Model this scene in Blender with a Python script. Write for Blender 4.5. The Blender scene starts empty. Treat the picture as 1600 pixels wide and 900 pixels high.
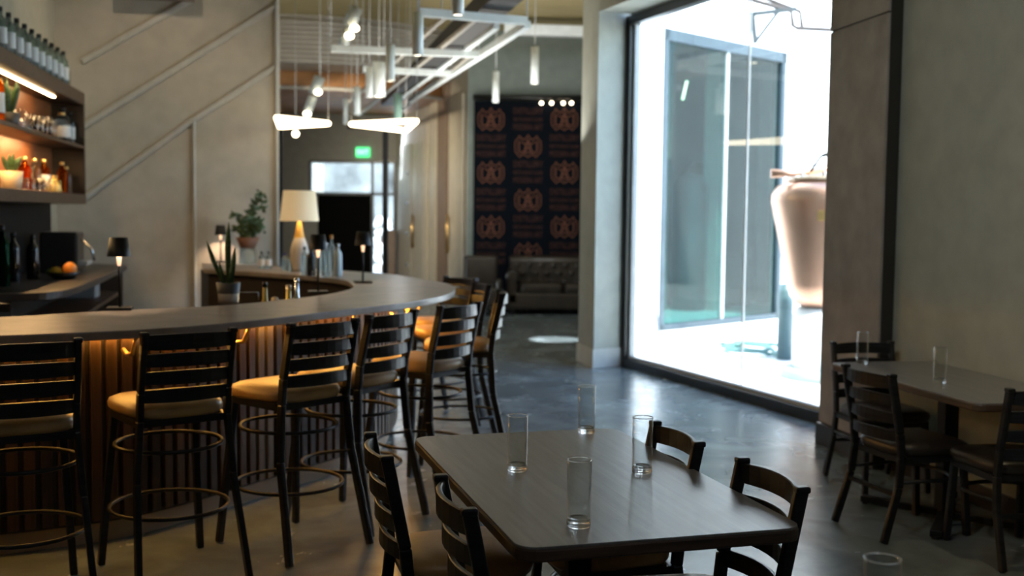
import bpy, bmesh, math, random
from mathutils import Vector, Matrix
random.seed(7)
S = bpy.context.scene
COL = S.collection
PI = math.pi
# ------------------------------------------------------------------ camera
FPX = 1720.0; PITCH = math.atan(115/FPX); ROLL = 0.011; EYE = Vector((0, 0, 1.6))
fwd = Vector((0, math.cos(PITCH), -math.sin(PITCH))); r0 = Vector((1, 0, 0)); u0 = r0.cross(fwd)
rt = r0*math.cos(ROLL) + u0*math.sin(ROLL); up = u0*math.cos(ROLL) - r0*math.sin(ROLL)
cam = bpy.data.cameras.new('camera'); cam.sensor_width = 36; cam.lens = 36*FPX/1600
cam.clip_start = 0.05; cam.clip_end = 200
camo = bpy.data.objects.new('camera', cam); COL.objects.link(camo)
m = Matrix((rt, up, -fwd)).transposed().to_4x4(); m.translation = EYE
camo.matrix_world = m
cam.dof.use_dof = True; cam.dof.focus_distance = 3.35; cam.dof.aperture_fstop = 2.6
S.camera = camo
# ------------------------------------------------------------------ world, sun, exposure
W = bpy.data.worlds.new('world'); S.world = W; W.use_nodes = True
wn = W.node_tree.nodes; wl = W.node_tree.links
sky = wn.new('ShaderNodeTexSky'); sky.sky_type = 'NISHITA'; sky.sun_disc = False
sky.sun_elevation = math.radians(56); sky.sun_rotation = math.radians(180); sky.altitude = 50
wn['Background'].inputs[1].default_value = 0.85
wl.new(sky.outputs[0], wn['Background'].inputs[0])
sl = bpy.data.lights.new('sun', 'SUN'); sl.energy = 10; sl.angle = math.radians(0.6); sl.color = (1, .95, .88)
slo = bpy.data.objects.new('sun', sl); COL.objects.link(slo)
SUNDIR = Vector((-.36, .93, -1.45))
slo.rotation_euler = SUNDIR.to_track_quat('-Z', 'Y').to_euler(); slo.location = (4, -4, 9)
S.view_settings.view_transform = 'Standard'; S.view_settings.look = 'None'
S.view_settings.gamma = 1; S.view_settings.use_curve_mapping = False
S.view_settings.exposure = 0.55
S.cycles.sample_clamp_indirect = 4; S.cycles.max_bounces = 10; S.cycles.caustics_reflective = False; S.cycles.caustics_refractive = False
LED_E, RING_E, SHELF_E = 42, 5, 26

def ray(px, py): return fwd + rt*((px-800)/FPX) - up*((py-450)/FPX)
def atz(px, py, z):
    d = ray(px, py); return EYE + d*((z-1.6)/d.z)
def aty(px, py, Y):
    d = ray(px, py); return EYE + d*(Y/d.y)
def onp(px, py, P, n):
    d = ray(px, py); P = Vector(P); n = Vector(n); return EYE + d*((P-EYE).dot(n)/d.dot(n))

def area(name, loc, aim, sx, sy, e, c, parent=None):
    l = bpy.data.lights.new(name, 'AREA'); l.shape = 'RECTANGLE'; l.size = sx; l.size_y = sy; l.energy = e; l.color = c
    o = bpy.data.objects.new(name, l); COL.objects.link(o); o.location = loc
    o.rotation_euler = (Vector(aim)-Vector(loc)).to_track_quat('-Z', 'Y').to_euler(); return o
def point(name, loc, e, c, r=.03, parent=None):
    l = bpy.data.lights.new(name, 'POINT'); l.energy = e; l.color = c; l.shadow_soft_size = r
    o = bpy.data.objects.new(name, l); COL.objects.link(o); o.location = loc; o.parent = parent; return o
def spot(name, loc, aim, e, c, ang=60, blend=.8, r=.04):
    l = bpy.data.lights.new(name, 'SPOT'); l.energy = e; l.color = c; l.spot_size = math.radians(ang); l.spot_blend = blend; l.shadow_soft_size = r
    o = bpy.data.objects.new(name, l); COL.objects.link(o); o.location = loc
    o.rotation_euler = (Vector(aim)-Vector(loc)).to_track_quat('-Z', 'Y').to_euler(); return o
# out-of-frame ceiling spots on the dining room walls, then lights added for brightness
spot('ceiling_spot_right_wall', (2.25, 4.9, 4.6), (2.95, 4.8, 2.3), 70, (1, .82, .48), 60, 1)
spot('ceiling_spot_left_wall', (-3.6, 9.2, 4.65), (-4.6, 9.9, 3.2), 35, (1, .8, .5), 70)
spot('ceiling_spot_stair_wall', (-3.2, 9.4, 4.6), (-3.8, 11.5, 2.2), 50, (1, .78, .52), 80, 1)
spot('hall_wall_fill', (-3.6, 17.2, 3.4), (-1.6, 21.5, 1.9), 420, (1, .88, .68), 75, 1)  # added to brighten the door wall and exit wall
area('hall_daylight', (-1.2, 23.3, 2.9), (-1.2, 12, 1.0), 2.5, 1.2, 90, (.85, .93, 1))  # added area light standing in for daylight in the hall
area('hall_track_fill', (-.5, 13.8, 1.8), (-.6, 14.8, 5), 2.0, 4.5, 95, (.98, .95, .88))  # added in mid-air, facing up, to brighten the hall track
spot('right_wall_fill', (-1.2, 1.6, 4.3), (3.0, 5.7, 2.3), 250, (.96, 1, .92), 52, 1, .15)  # unseen spot added to lift the right wall
area('dining_fill', (.8, 1.5, 4.6), (.8, 2.5, 0), 2.5, 2.5, 12, (.95, .97, 1))  # added soft light raising the dining room's ambient level
area('hall_fill', (.1, 15.2, 4.6), (.3, 17.5, 1.5), 1.0, 1.0, 26, (.9, .97, 1))  # added soft light brightening the hall towards the banner
spot('sun_patch_light', (.55, 13.9, 4.6), (.56, 14.1, 0), 2600, (.9, .96, 1), 9, .3, .01)  # added lamp whose pool imitates a sun patch on the floor

# ------------------------------------------------------------------ materials
MATS = {}
def mat(name, col, rough=.5, metal=0, emit=None, es=0, noise=None, bump=None, coat=0, spec=None):
    if name in MATS: return MATS[name]
    M = bpy.data.materials.new(name); M.use_nodes = True; N = M.node_tree.nodes; L = M.node_tree.links
    b = N['Principled BSDF']; b.inputs['Base Color'].default_value = (*col, 1)
    b.inputs['Roughness'].default_value = rough; b.inputs['Metallic'].default_value = metal
    if coat: b.inputs['Coat Weight'].default_value = coat
    if spec is not None: b.inputs['Specular IOR Level'].default_value = spec
    if emit: b.inputs['Emission Color'].default_value = (*emit, 1); b.inputs['Emission Strength'].default_value = es
    tc = N.new('ShaderNodeTexCoord'); mp = N.new('ShaderNodeMapping'); L.new(tc.outputs['Object'], mp.inputs[0])
    nt = N.new('ShaderNodeTexNoise'); L.new(mp.outputs[0], nt.inputs[0])
    cr = N.new('ShaderNodeValToRGB'); L.new(nt.outputs[0], cr.inputs[0])
    sc, st, amt = noise if noise else (6, (1, 1, 1), .08)
    mp.inputs['Scale'].default_value = st; nt.inputs['Scale'].default_value = sc; nt.inputs['Detail'].default_value = 5
    cr.color_ramp.elements[0].position = .3; cr.color_ramp.elements[1].position = .7
    cr.color_ramp.elements[0].color = (*[max(0, c*(1-amt)) for c in col], 1)
    cr.color_ramp.elements[1].color = (*[min(1, c*(1+amt)) for c in col], 1)
    L.new(cr.outputs[0], b.inputs['Base Color'])
    if bump:
        bp = N.new('ShaderNodeBump'); bp.inputs['Strength'].default_value = bump; bp.inputs['Distance'].default_value = .01
        n2 = N.new('ShaderNodeTexNoise'); n2.inputs['Scale'].default_value = sc*6; L.new(mp.outputs[0], n2.inputs[0])
        L.new(n2.outputs[0], bp.inputs['Height']); L.new(bp.outputs[0], b.inputs['Normal'])
    MATS[name] = M; return M
def pane_mat(name, tint, gloss=.12, rough=0.0, pwr=5):
    M = bpy.data.materials.new(name); M.use_nodes = True; N = M.node_tree.nodes; L = M.node_tree.links
    N.remove(N['Principled BSDF']); o = N['Material Output']
    t = N.new('ShaderNodeBsdfTransparent'); t.inputs[0].default_value = (*tint, 1)
    g = N.new('ShaderNodeBsdfGlossy'); g.inputs['Roughness'].default_value = rough; g.inputs[0].default_value = (1, 1, 1, 1)
    f = N.new('ShaderNodeLayerWeight'); f.inputs[0].default_value = .5
    pw = N.new('ShaderNodeMath'); pw.operation = 'POWER'; pw.inputs[1].default_value = 5; L.new(f.outputs['Facing'], pw.inputs[0])
    mm = N.new('ShaderNodeMath'); mm.operation = 'MULTIPLY_ADD'; mm.inputs[1].default_value = .9; mm.inputs[2].default_value = gloss; pw.inputs[1].default_value = pwr; mm.use_clamp = True
    mx = N.new('ShaderNodeMixShader'); L.new(pw.outputs[0], mm.inputs[0]); L.new(mm.outputs[0], mx.inputs[0])
    L.new(t.outputs[0], mx.inputs[1]); L.new(g.outputs[0], mx.inputs[2]); L.new(mx.outputs[0], o.inputs[0]); return M
def glass_mat(name, col=(1, 1, 1), mixt=.35, rough=0.0):
    M = bpy.data.materials.new(name); M.use_nodes = True; N = M.node_tree.nodes; L = M.node_tree.links
    N.remove(N['Principled BSDF']); o = N['Material Output']
    g = N.new('ShaderNodeBsdfGlass'); g.inputs['Color'].default_value = (*col, 1); g.inputs['IOR'].default_value = 1.45; g.inputs['Roughness'].default_value = rough
    t = N.new('ShaderNodeBsdfTransparent'); t.inputs[0].default_value = (*col, 1)
    mx = N.new('ShaderNodeMixShader'); mx.inputs[0].default_value = mixt
    L.new(g.outputs[0], mx.inputs[1]); L.new(t.outputs[0], mx.inputs[2]); L.new(mx.outputs[0], o.inputs[0]); return M
def floor_mat():
    M = bpy.data.materials.new('polished_concrete'); M.use_nodes = True; N = M.node_tree.nodes; L = M.node_tree.links
    b = N['Principled BSDF']; tc = N.new('ShaderNodeTexCoord')
    def nz(s, d, dist=0):
        n = N.new('ShaderNodeTexNoise'); n.inputs['Scale'].default_value = s; n.inputs['Detail'].default_value = d; n.inputs['Distortion'].default_value = dist
        L.new(tc.outputs['Object'], n.inputs[0]); return n
    a = nz(.9, 7, 1.6); c = nz(4.5, 8, .8)
    cr = N.new('ShaderNodeValToRGB'); L.new(a.outputs[0], cr.inputs[0])
    e = cr.color_ramp.elements; e[0].position = .34; e[0].color = (.12, .15, .153, 1); e[1].position = .66; e[1].color = (.25, .30, .305, 1)
    q = e.new(.5); q.color = (.17, .20, .205, 1)
    cr2 = N.new('ShaderNodeValToRGB'); L.new(c.outputs[0], cr2.inputs[0]); cr2.color_ramp.elements[0].position = .35; cr2.color_ramp.elements[1].position = .75
    cr2.color_ramp.elements[0].color = (.6, .6, .6, 1); cr2.color_ramp.elements[1].color = (1.25, 1.25, 1.25, 1)
    mx = N.new('ShaderNodeMix'); mx.data_type = 'RGBA'; mx.blend_type = 'MULTIPLY'; mx.inputs[0].default_value = .4
    L.new(cr.outputs[0], mx.inputs[6]); L.new(cr2.outputs[0], mx.inputs[7]); L.new(mx.outputs[2], b.inputs['Base Color'])
    mr = N.new('ShaderNodeMapRange'); mr.inputs[3].default_value = .14; mr.inputs[4].default_value = .34; L.new(c.outputs[0], mr.inputs[0]); L.new(mr.outputs[0], b.inputs['Roughness'])
    b.inputs['Specular IOR Level'].default_value = .8
    bp = N.new('ShaderNodeBump'); bp.inputs['Strength'].default_value = .05; bp.inputs['Distance'].default_value = .01
    n3 = nz(14, 3); L.new(n3.outputs[0], bp.inputs['Height']); L.new(bp.outputs[0], b.inputs['Normal']); return M
def grain_mat(name, c1, c2, rough=.35, sc=(30, 1.2, 1), rot=0, spec=.5):
    M = bpy.data.materials.new(name); M.use_nodes = True; N = M.node_tree.nodes; L = M.node_tree.links
    b = N['Principled BSDF']; b.inputs['Roughness'].default_value = rough; b.inputs['Specular IOR Level'].default_value = spec
    tc = N.new('ShaderNodeTexCoord'); mp = N.new('ShaderNodeMapping'); mp.inputs['Scale'].default_value = sc; mp.inputs['Rotation'].default_value = (0, 0, rot)
    n = N.new('ShaderNodeTexNoise'); n.inputs['Scale'].default_value = 1.6; n.inputs['Detail'].default_value = 8; n.inputs['Distortion'].default_value = .4
    L.new(tc.outputs['Object'], mp.inputs[0]); L.new(mp.outputs[0], n.inputs[0])
    cr = N.new('ShaderNodeValToRGB'); L.new(n.outputs[0], cr.inputs[0])
    cr.color_ramp.elements[0].position = .35; cr.color_ramp.elements[1].position = .68
    cr.color_ramp.elements[0].color = (*c1, 1); cr.color_ramp.elements[1].color = (*c2, 1)
    L.new(cr.outputs[0], b.inputs['Base Color'])
    bp = N.new('ShaderNodeBump'); bp.inputs['Strength'].default_value = .15; bp.inputs['Distance'].default_value = .004
    L.new(n.outputs[0], bp.inputs['Height']); L.new(bp.outputs[0], b.inputs['Normal']); return M

CONC = floor_mat()
WALL = mat('grey_green_paint', (.33, .34, .295), .7, bump=.05)
WALLS = mat('stair_wall_paint', (.40, .375, .32), .6, bump=.05)
WALLB = mat('back_bar_wall_paint', (.36, .33, .25), .7)
TRIMW = mat('trim_paint', (.42, .42, .39), .45)
BASEW = mat('pale_baseboard', (.5, .49, .45), .5)
BASEK = mat('dark_baseboard', (.03, .026, .024), .4)
TILE = mat('brown_tile', (.27, .24, .22), .5, noise=(5, (1, 1, 1), .2), bump=.1)
DARK = mat('dark_edge', (.035, .032, .03), .4)
CEIL = mat('olive_ceiling', (.42, .34, .17), .7, noise=(2, (1, 8, 1), .15))
CORR = mat('pale_corrugated', (.40, .37, .32), .4)
RUST = mat('brown_soffit', (.36, .17, .06), .6, noise=(3, (1, 1, 1), .3))
BLK = mat('black_steel', (.009, .0095, .010), .42, spec=.3)
BLKF = mat('black_frame', (.02, .022, .024), .3)
WHT = mat('white_render', (.86, .86, .85), .8, bump=.1)
PAVE = mat('white_paving', (.8, .8, .78), .7)
CHB = grain_mat('chair_black_wood', (.007, .007, .008), (.018, .018, .019), .36, (4, 4, 30), spec=.35)
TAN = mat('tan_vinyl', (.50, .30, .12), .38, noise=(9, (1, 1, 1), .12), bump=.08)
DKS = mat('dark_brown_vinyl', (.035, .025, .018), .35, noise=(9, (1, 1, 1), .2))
TOP = grain_mat('dining_top_laminate', (.165, .155, .147), (.23, .218, .208), .34, (26, 1.4, 1), spec=1.0)
EDG = grain_mat('dining_top_edge_wood', (.05, .03, .018), (.11, .065, .04), .45, (2, 2, 30))
STONE = mat('bar_top_stone', (.22, .195, .175), .34, noise=(7, (1, 1, 1), .25))
SLAT = [grain_mat('slat_wood_%s' % n, a, b, .5, (20, 20, 1.2)) for n, a, b in (('brown', (.05, .024, .010), (.11, .055, .024)), ('dark', (.022, .012, .007), (.045, .025, .013)), ('pale', (.12, .085, .055), (.2, .145, .10)))]
BODY = mat('bar_body', (.02, .014, .01), .6)
SHW = grain_mat('shelf_wood', (.045, .022, .011), (.09, .042, .02), .4, (1.5, 20, 20))
SHB = grain_mat('shelf_back_wood', (.15, .05, .013), (.26, .09, .025), .45, (1.5, 20, 20))
BRASS = mat('brass', (.65, .42, .16), .3, 1)
STEEL = mat('steel', (.55, .57, .6), .25, 1)
GREYM = mat('grey_metal', (.5, .52, .52), .4)
LABEL = mat('paper_label', (.6, .62, .62), .7)
CAP = mat('black_cap', (.012, .012, .012), .4)
GLS = pane_mat('thin_clear_glass', (.95, .96, .96), .012, 0, 2.6)
GLSS = glass_mat('solid_clear_glass', (1, 1, 1), .3)
GLSB = glass_mat('bottle_glass', (.85, .92, .93), .4)
GLA = glass_mat('amber_glass', (.9, .32, .05), .2)
GLG = glass_mat('green_glass', (.1, .3, .18), .1)
PANE = pane_mat('window_pane_glass', (.93, .98, .98), .03)
PANE2 = pane_mat('tinted_pane_glass', (.46, .64, .64), .02)
COPPER = mat('copper', (.58, .34, .24), .34, 1, noise=(3, (1, 1, .5), .12))
LEAF = mat('leaf_green', (.04, .09, .03), .4, noise=(20, (1, 1, 4), .5))
LEAF2 = mat('fern_green', (.08, .13, .055), .5, noise=(12, (1, 1, 1), .4))
TERRA = mat('terracotta', (.22, .10, .055), .7)
POTW = mat('white_ceramic', (.72, .68, .6), .4)
POTG = mat('grey_ceramic', (.10, .097, .09), .5)
LEATH = mat('brown_leather', (.035, .026, .018), .38, noise=(6, (1, 1, 1), .3), coat=.2)
BANN = mat('banner_fabric', (.006, .008, .012), .95, spec=.05)
INK2 = mat('dim_copper_ink', (.085, .04, .032), .9, spec=.05)
INK = mat('copper_ink', (.16, .07, .047), .9, spec=.05)
SHADE = mat('lampshade_linen', (.8, .7, .5), .8, emit=(1, .72, .38), es=.22, noise=(60, (1, 1, 8), .1))
RING = mat('led_tube', (1, .9, .8), .5, emit=(1, .78, .5), es=RING_E)
LED = mat('under_counter_led', (1, .6, .2), .5, emit=(1, .50, .10), es=LED_E)
SLED = mat('shelf_led', (1, .8, .5), .5, emit=(1, .66, .32), es=SHELF_E)
LENS = mat('lamp_lens', (1, .9, .7), .5, emit=(1, .84, .58), es=6)
EXITG = mat('exit_sign_green', (.1, .8, .3), .5, emit=(.05, .8, .25), es=1.2)
TRACK = mat('white_track', (.74, .80, .81), .4)
BEIGE = mat('beige_door_paint', (.50, .44, .34), .4)
BEIG2 = mat('beige_wall_paint', (.46, .42, .34), .5)
BROWNW = mat('brown_panel', (.20, .14, .10), .5)
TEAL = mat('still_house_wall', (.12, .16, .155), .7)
HOSE = mat('teal_hose', (.10, .22, .21), .5)
DTANK = mat('dark_teal_tank', (.06, .11, .12), .4)
BLOOM = mat('white_petals', (.9, .9, .88), .7, emit=(1, 1, 1), es=.0)
ORNG = mat('orange_peel', (.85, .28, .03), .45, bump=.2)
LEMN = mat('lemon_peel', (.85, .62, .08), .45)
LIME = mat('lime_peel', (.22, .35, .06), .45)
MELAN = mat('silver_shaker', (.7, .72, .75), .2, 1)
OLIVE = mat('yellow_liquor', (.75, .55, .12), .25)
CREAM = mat('cream_ceramic', (.7, .55, .35), .5)

# ------------------------------------------------------------------ mesh helpers
def box(bm, c, s, R=None, rz=0):
    M = Matrix.Translation(Vector(c)) @ (R.to_4x4() if R else Matrix.Rotation(rz, 4, 'Z')) @ Matrix.Diagonal((*s, 1))
    return bmesh.ops.create_cube(bm, size=1, matrix=M)
def beam(bm, p0, p1, w, h, upv=(0, 0, 1)):
    p0 = Vector(p0); p1 = Vector(p1); d = p1-p0; L = d.length; x = d.normalized(); u = Vector(upv)
    if abs(x.dot(u)) > .98: u = Vector((1, 0, 0))
    y = u.cross(x).normalized(); z = x.cross(y)
    box(bm, (p0+p1)/2, (L, w, h), Matrix((x, y, z)).transposed())
def tube(bm, pts, r, seg=8, closed=False, caps=True):
    pts = [Vector(p) for p in pts]; n = len(pts); rings = []
    rr = r if isinstance(r, (list, tuple)) else [r]*n
    prev = None
    for i, p in enumerate(pts):
        a = pts[(i-1) % n] if (closed or i > 0) else p; b = pts[(i+1) % n] if (closed or i < n-1) else p
        t = (b-a).normalized()
        if prev is None:
            u = Vector((0, 0, 1)) if abs(t.z) < .9 else Vector((1, 0, 0)); s = t.cross(u).normalized()
        else:
            s = (prev - t*prev.dot(t)).normalized()
        prev = s; v = s.cross(t)
        rings.append([bm.verts.new(p + (s*math.cos(2*PI*k/seg) + v*math.sin(2*PI*k/seg))*rr[i]) for k in range(seg)])
    for i in range(n if closed else n-1):
        A = rings[i]; B = rings[(i+1) % n]
        for k in range(seg):
            f = bm.faces.new((A[k], A[(k+1) % seg], B[(k+1) % seg], B[k])); f.smooth = True
    if not closed and caps:
        bm.faces.new(rings[0][::-1]); bm.faces.new(rings[-1])
def lathe(bm, prof, seg=20, c=(0, 0, 0), smooth=True):
    c = Vector(c); rings = []
    for r, z in prof:
        if r < 1e-5: rings.append([bm.verts.new(c+Vector((0, 0, z)))])
        else: rings.append([bm.verts.new(c+Vector((r*math.cos(2*PI*k/seg), r*math.sin(2*PI*k/seg), z))) for k in range(seg)])
    for A, B in zip(rings, rings[1:]):
        for k in range(seg):
            k2 = (k+1) % seg
            if len(A) == 1 and len(B) == 1: continue
            if len(A) == 1: f = bm.faces.new((A[0], B[k2], B[k]))
            elif len(B) == 1: f = bm.faces.new((A[k], A[k2], B[0]))
            else: f = bm.faces.new((A[k], A[k2], B[k2], B[k]))
            f.smooth = smooth
def prism(bm, poly, z0, z1):
    a = [bm.verts.new((p[0], p[1], z0)) for p in poly]; b = [bm.verts.new((p[0], p[1], z1)) for p in poly]
    bm.faces.new(a[::-1]); bm.faces.new(b); n = len(poly)
    for i in range(n): bm.faces.new((a[i], a[(i+1) % n], b[(i+1) % n], b[i]))
def ball(bm, c, r, s=(1, 1, 1), seg=12):
    g = bmesh.ops.create_uvsphere(bm, u_segments=seg, v_segments=max(6, seg*2//3), radius=r, matrix=Matrix.Translation(Vector(c)) @ Matrix.Diagonal((*s, 1)))
    for v in g['verts']:
        for f in v.link_faces: f.smooth = True
def BM(): return bmesh.new()
def obj(name, bm, m, parent=None, bevel=0, seg=2, sub=0):
    bmesh.ops.recalc_face_normals(bm, faces=bm.faces)
    me = bpy.data.meshes.new(name); bm.to_mesh(me); bm.free(); me.materials.append(m)
    o = bpy.data.objects.new(name, me); COL.objects.link(o); o.parent = parent
    if bevel:
        b = o.modifiers.new('bevel', 'BEVEL'); b.width = bevel; b.segments = seg; b.limit_method = 'ANGLE'
    if sub:
        s = o.modifiers.new('sub', 'SUBSURF'); s.levels = sub; s.render_levels = sub
    return o
def tag(o, label, cat, group=None):
    o['label'] = label; o['category'] = cat
    if group: o['group'] = group
    return o
def thing(name, label, cat, loc=(0, 0, 0), rz=0, group=None):
    o = bpy.data.objects.new(name, None); o.empty_display_size = .1; COL.objects.link(o); o.location = loc; o.rotation_euler = (0, 0, rz)
    return tag(o, label, cat, group)
def struct(name, bm, m, parent=None, **k):
    o = obj(name, bm, m, parent, **k)
    if parent is None: o['kind'] = 'structure'
    return o
def kids(o): return [c for c in COL.objects if c.parent is o]
def dup(root, loc, rz, label, group=None, sc=None):
    def cp(o, par):
        c = o.copy(); COL.objects.link(c); c.parent = par
        for k in kids(o): cp(k, c)
        return c
    r = cp(root, None); r.location = loc; r.rotation_euler = (0, 0, rz); r['label'] = label
    if group: r['group'] = group
    if sc: r.scale = sc
    return r
def smooth_path(pts, step=.05):
    P = [Vector((p[0], p[1])) for p in pts]; out = []
    for i in range(len(P)-1):
        p0 = P[max(i-1, 0)]; p1 = P[i]; p2 = P[i+1]; p3 = P[min(i+2, len(P)-1)]
        n = 14
        for k in range(n):
            t = k/n; out.append(.5*((2*p1)+(p2-p0)*t+(2*p0-5*p1+4*p2-p3)*t*t+(3*p1-p0-3*p2+p3)*t**3))
    out.append(P[-1])
    res = [out[0]]; acc = 0
    for a, b in zip(out, out[1:]):
        L = (b-a).length; d = step-acc
        while d <= L:
            res.append(a+(b-a)*(d/L)); d += step
        acc = (acc+L) % step
    return res
def offs(path, d):
    out = []
    for i, p in enumerate(path):
        t = (path[min(i+2, len(path)-1)]-path[max(i-2, 0)]).normalized(); out.append(p+Vector((-t.y, t.x))*d)
    return out
def wallbm(P, Q, z0, z1, th=.12, side=1):
    P = Vector(P[:2]); Q = Vector(Q[:2]); d = (Q-P).normalized(); n = Vector((-d.y, d.x))*side*th
    bm = BM(); poly = [P, Q, Q+n, P+n]; prism(bm, poly, z0, z1); return bm

U = Vector((.247, -.969)); Wd = Vector((.969, .247))      # the building's two plan directions
ROT = math.atan2(.247, .969)                               # yaw that turns local +X to Wd

# ------------------------------------------------------------------ room shell
bm = BM(); prism(bm, [(-9, -4), (4.3, -4), (4.2, -1), (2.75, 5.7), (2.45, 7.1), (2.42, 8.5), (1.25, 11.8), (1.85, 15.2), (2.65, 19.2), (2.6, 25), (-9, 25)], -.1, 0); struct('floor', bm, CONC)
# ceiling
bm = BM(); ZC = 4.72
prism(bm, [(-9, -4), (4.4, -4), (3.7, 1), (2.9, 5.6), (2.6, 7.1), (2.6, 8.4), (1.3, 11.9), (-9, 11.9)], ZC, ZC+.2)
prism(bm, [(-9, 11.9), (1.3, 11.9), (1.5, 13.2), (-9, 13.2)], ZC, ZC+.2)
prism(bm, [(-9, 13.2), (1.5, 13.2), (2.8, 19.3), (2.8, 25), (-9, 25)], ZC, ZC+.2)
struct('ceiling', bm, CEIL)
# right wall behind the tables
struct('wall_right', wallbm((2.425, 7.04), (4.25, -1.5), 0, ZC, .2), WALL)
struct('wall_front', wallbm((4.3, -3.9), (-8.8, -3.9), 0, ZC, .2, 1), WALL)
struct('wall_right', wallbm((4.25, -1.5), (4.3, -4), 0, ZC, .2), WALL)
# tiled column
a, b_, c_, d_ = (2.21, 7.753), (2.344, 6.95), (2.43, 6.99), (2.62, 7.80)
bm = BM(); prism(bm, [a, b_, c_, (2.72, 7.5), (2.72, 7.85)], 0, ZC)
col_w = struct('wall_right', bm, DARK)
dcol = (Vector(b_)-Vector(a)).normalized(); ncol = Vector((dcol.y, -dcol.x))
if ncol.x > 0: ncol = -ncol
ncol = Vector((-.987, -.165))
lc = (Vector(b_)-Vector(a)).length
zs = onp(1310, 48, (*a, 0), (ncol.x, ncol.y, 0)).z
for i, (z0, z1) in enumerate(((.16, 1.55), (1.556, 2.9), (2.906, zs-.003), (zs+.003, ZC))):
    if i in (0, 1):
        pass
for z0, z1 in ((.16, zs-.004), (zs+.004, ZC)):
    bm = BM(); A = Vector(a); B = Vector(b_); poly = [A+ncol*.001, B+ncol*.001, B+ncol*.02, A+ncol*.02]; prism(bm, poly, z0, z1); obj('tile', bm, TILE, col_w, bevel=.003, seg=1)
bm = BM(); prism(bm, [A-dcol*.02, B+dcol*.012, B+dcol*.012+ncol*.035, A-dcol*.02+ncol*.035], 0, .15); prism(bm, [B+ncol*.02, B+dcol*.012+ncol*.02, Vector(c_)+dcol*.012, Vector(c_)], 0, .15)
struct('baseboard_right', bm, BASEK, bevel=.004)
struct('baseboard_right', wallbm((2.408, 7.036), (4.21, -1.4), 0, .12, .02), BASEK)
# pillar left of the big window
pC = Vector((.859, 11.43)); pL = Vector((.737, 12.08)); pJ = Vector((1.208, 11.703))
bm = BM(); prism(bm, [pC, pJ, pJ+Vector((.12, .05)), (1.25, 12.2), pL], 0, ZC); struct('wall_right', bm, WALL)
bm = BM(); nC = Vector((-.98, -.18))*.02; prism(bm, [pL+nC, pC+nC*1.0+Vector((.01, -.02)), pJ+Vector((.012, -.016)), pJ, pC, pL], 0, .2)
struct('baseboard_pillar', bm, BASEW, bevel=.004)
# header over the window
uw = Vector((.36, -.933)); nw = Vector((.933, .36)); ZW = 3.68
hq = pC + uw*4.05
bm = BM(); prism(bm, [pC, hq, hq+nw*.38, pC+nw*.38], ZW, ZC); struct('wall_right', bm, WALL)
# hall right wall hidden behind the pillar, banner wall, door wall, exit wall
struct('wall_right', wallbm((1.22, 12.2), (1.78, 15.2), 0, ZC, .1, -1), WALL)
struct('wall_right', wallbm((1.78, 15.2), (2.6, 19.1), 0, ZC, .1, -1), WALL)
YB = 19.0
xB0 = aty(730, 300, YB).x
struct('wall_back', wallbm((xB0, YB), (2.7, YB+.15), 0, ZC, .15), mat('sage_wall_paint', (.23, .27, .25), .7))
struct('baseboard_back', wallbm((xB0+.01, YB), (2.6, YB+.14), 0, .15, -.02), BASEK)
YE = 24.0
xE1 = aty(620, 300, YE).x
# exit wall with glazed openings
zt = aty(550, 253, YE).z; zm = aty(550, 303, YE).z
xa = aty(485, 300, YE).x; xb = aty(496, 300, YE).x; xc = aty(582, 300, YE).x; xd = aty(617, 300, YE).x
bm = BM()
for x0, x1, z0, z1 in ((-9, xa, 0, ZC), (xa, xd, zt, ZC), (xd, xE1+.4, 0, ZC), (xa, xb, 0, zm-.02)):
    box(bm, ((x0+x1)/2, YE+.1, (z0+z1)/2), (x1-x0, .2, z1-z0))
struct('wall_back', bm, mat('exit_wall_paint', (.34, .33, .29), .7))
fr = BM()
beam(fr, (xa, YE, zm), (xd, YE, zm), .06, .06)
for x in (xa, xc, xd): beam(fr, (x, YE, 0 if x > xb else zm), (x, YE, zt), .06, .06)
beam(fr, (xa, YE, zt), (xd, YE, zt), .06, .06)
w1 = struct('window_1', fr, BLKF)
bm = BM(); box(bm, ((xa+xd)/2, YE+.03, (zm+zt)/2), (xd-xa, .01, zt-zm)); obj('pane', bm, PANE, w1)
bm = BM(); box(bm, ((xc+xd)/2, YE+.03, zm/2), (xd-xc, .01, zm)); obj('pane', bm, PANE, w1)
bm = BM(); box(bm, ((xb+xc)/2, YE+.08, zm/2), (xc-xb, .06, zm-.03)); struct('door_1', bm, mat('black_door', (.004, .004, .004), .9, spec=.05), bevel=.01)
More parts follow.
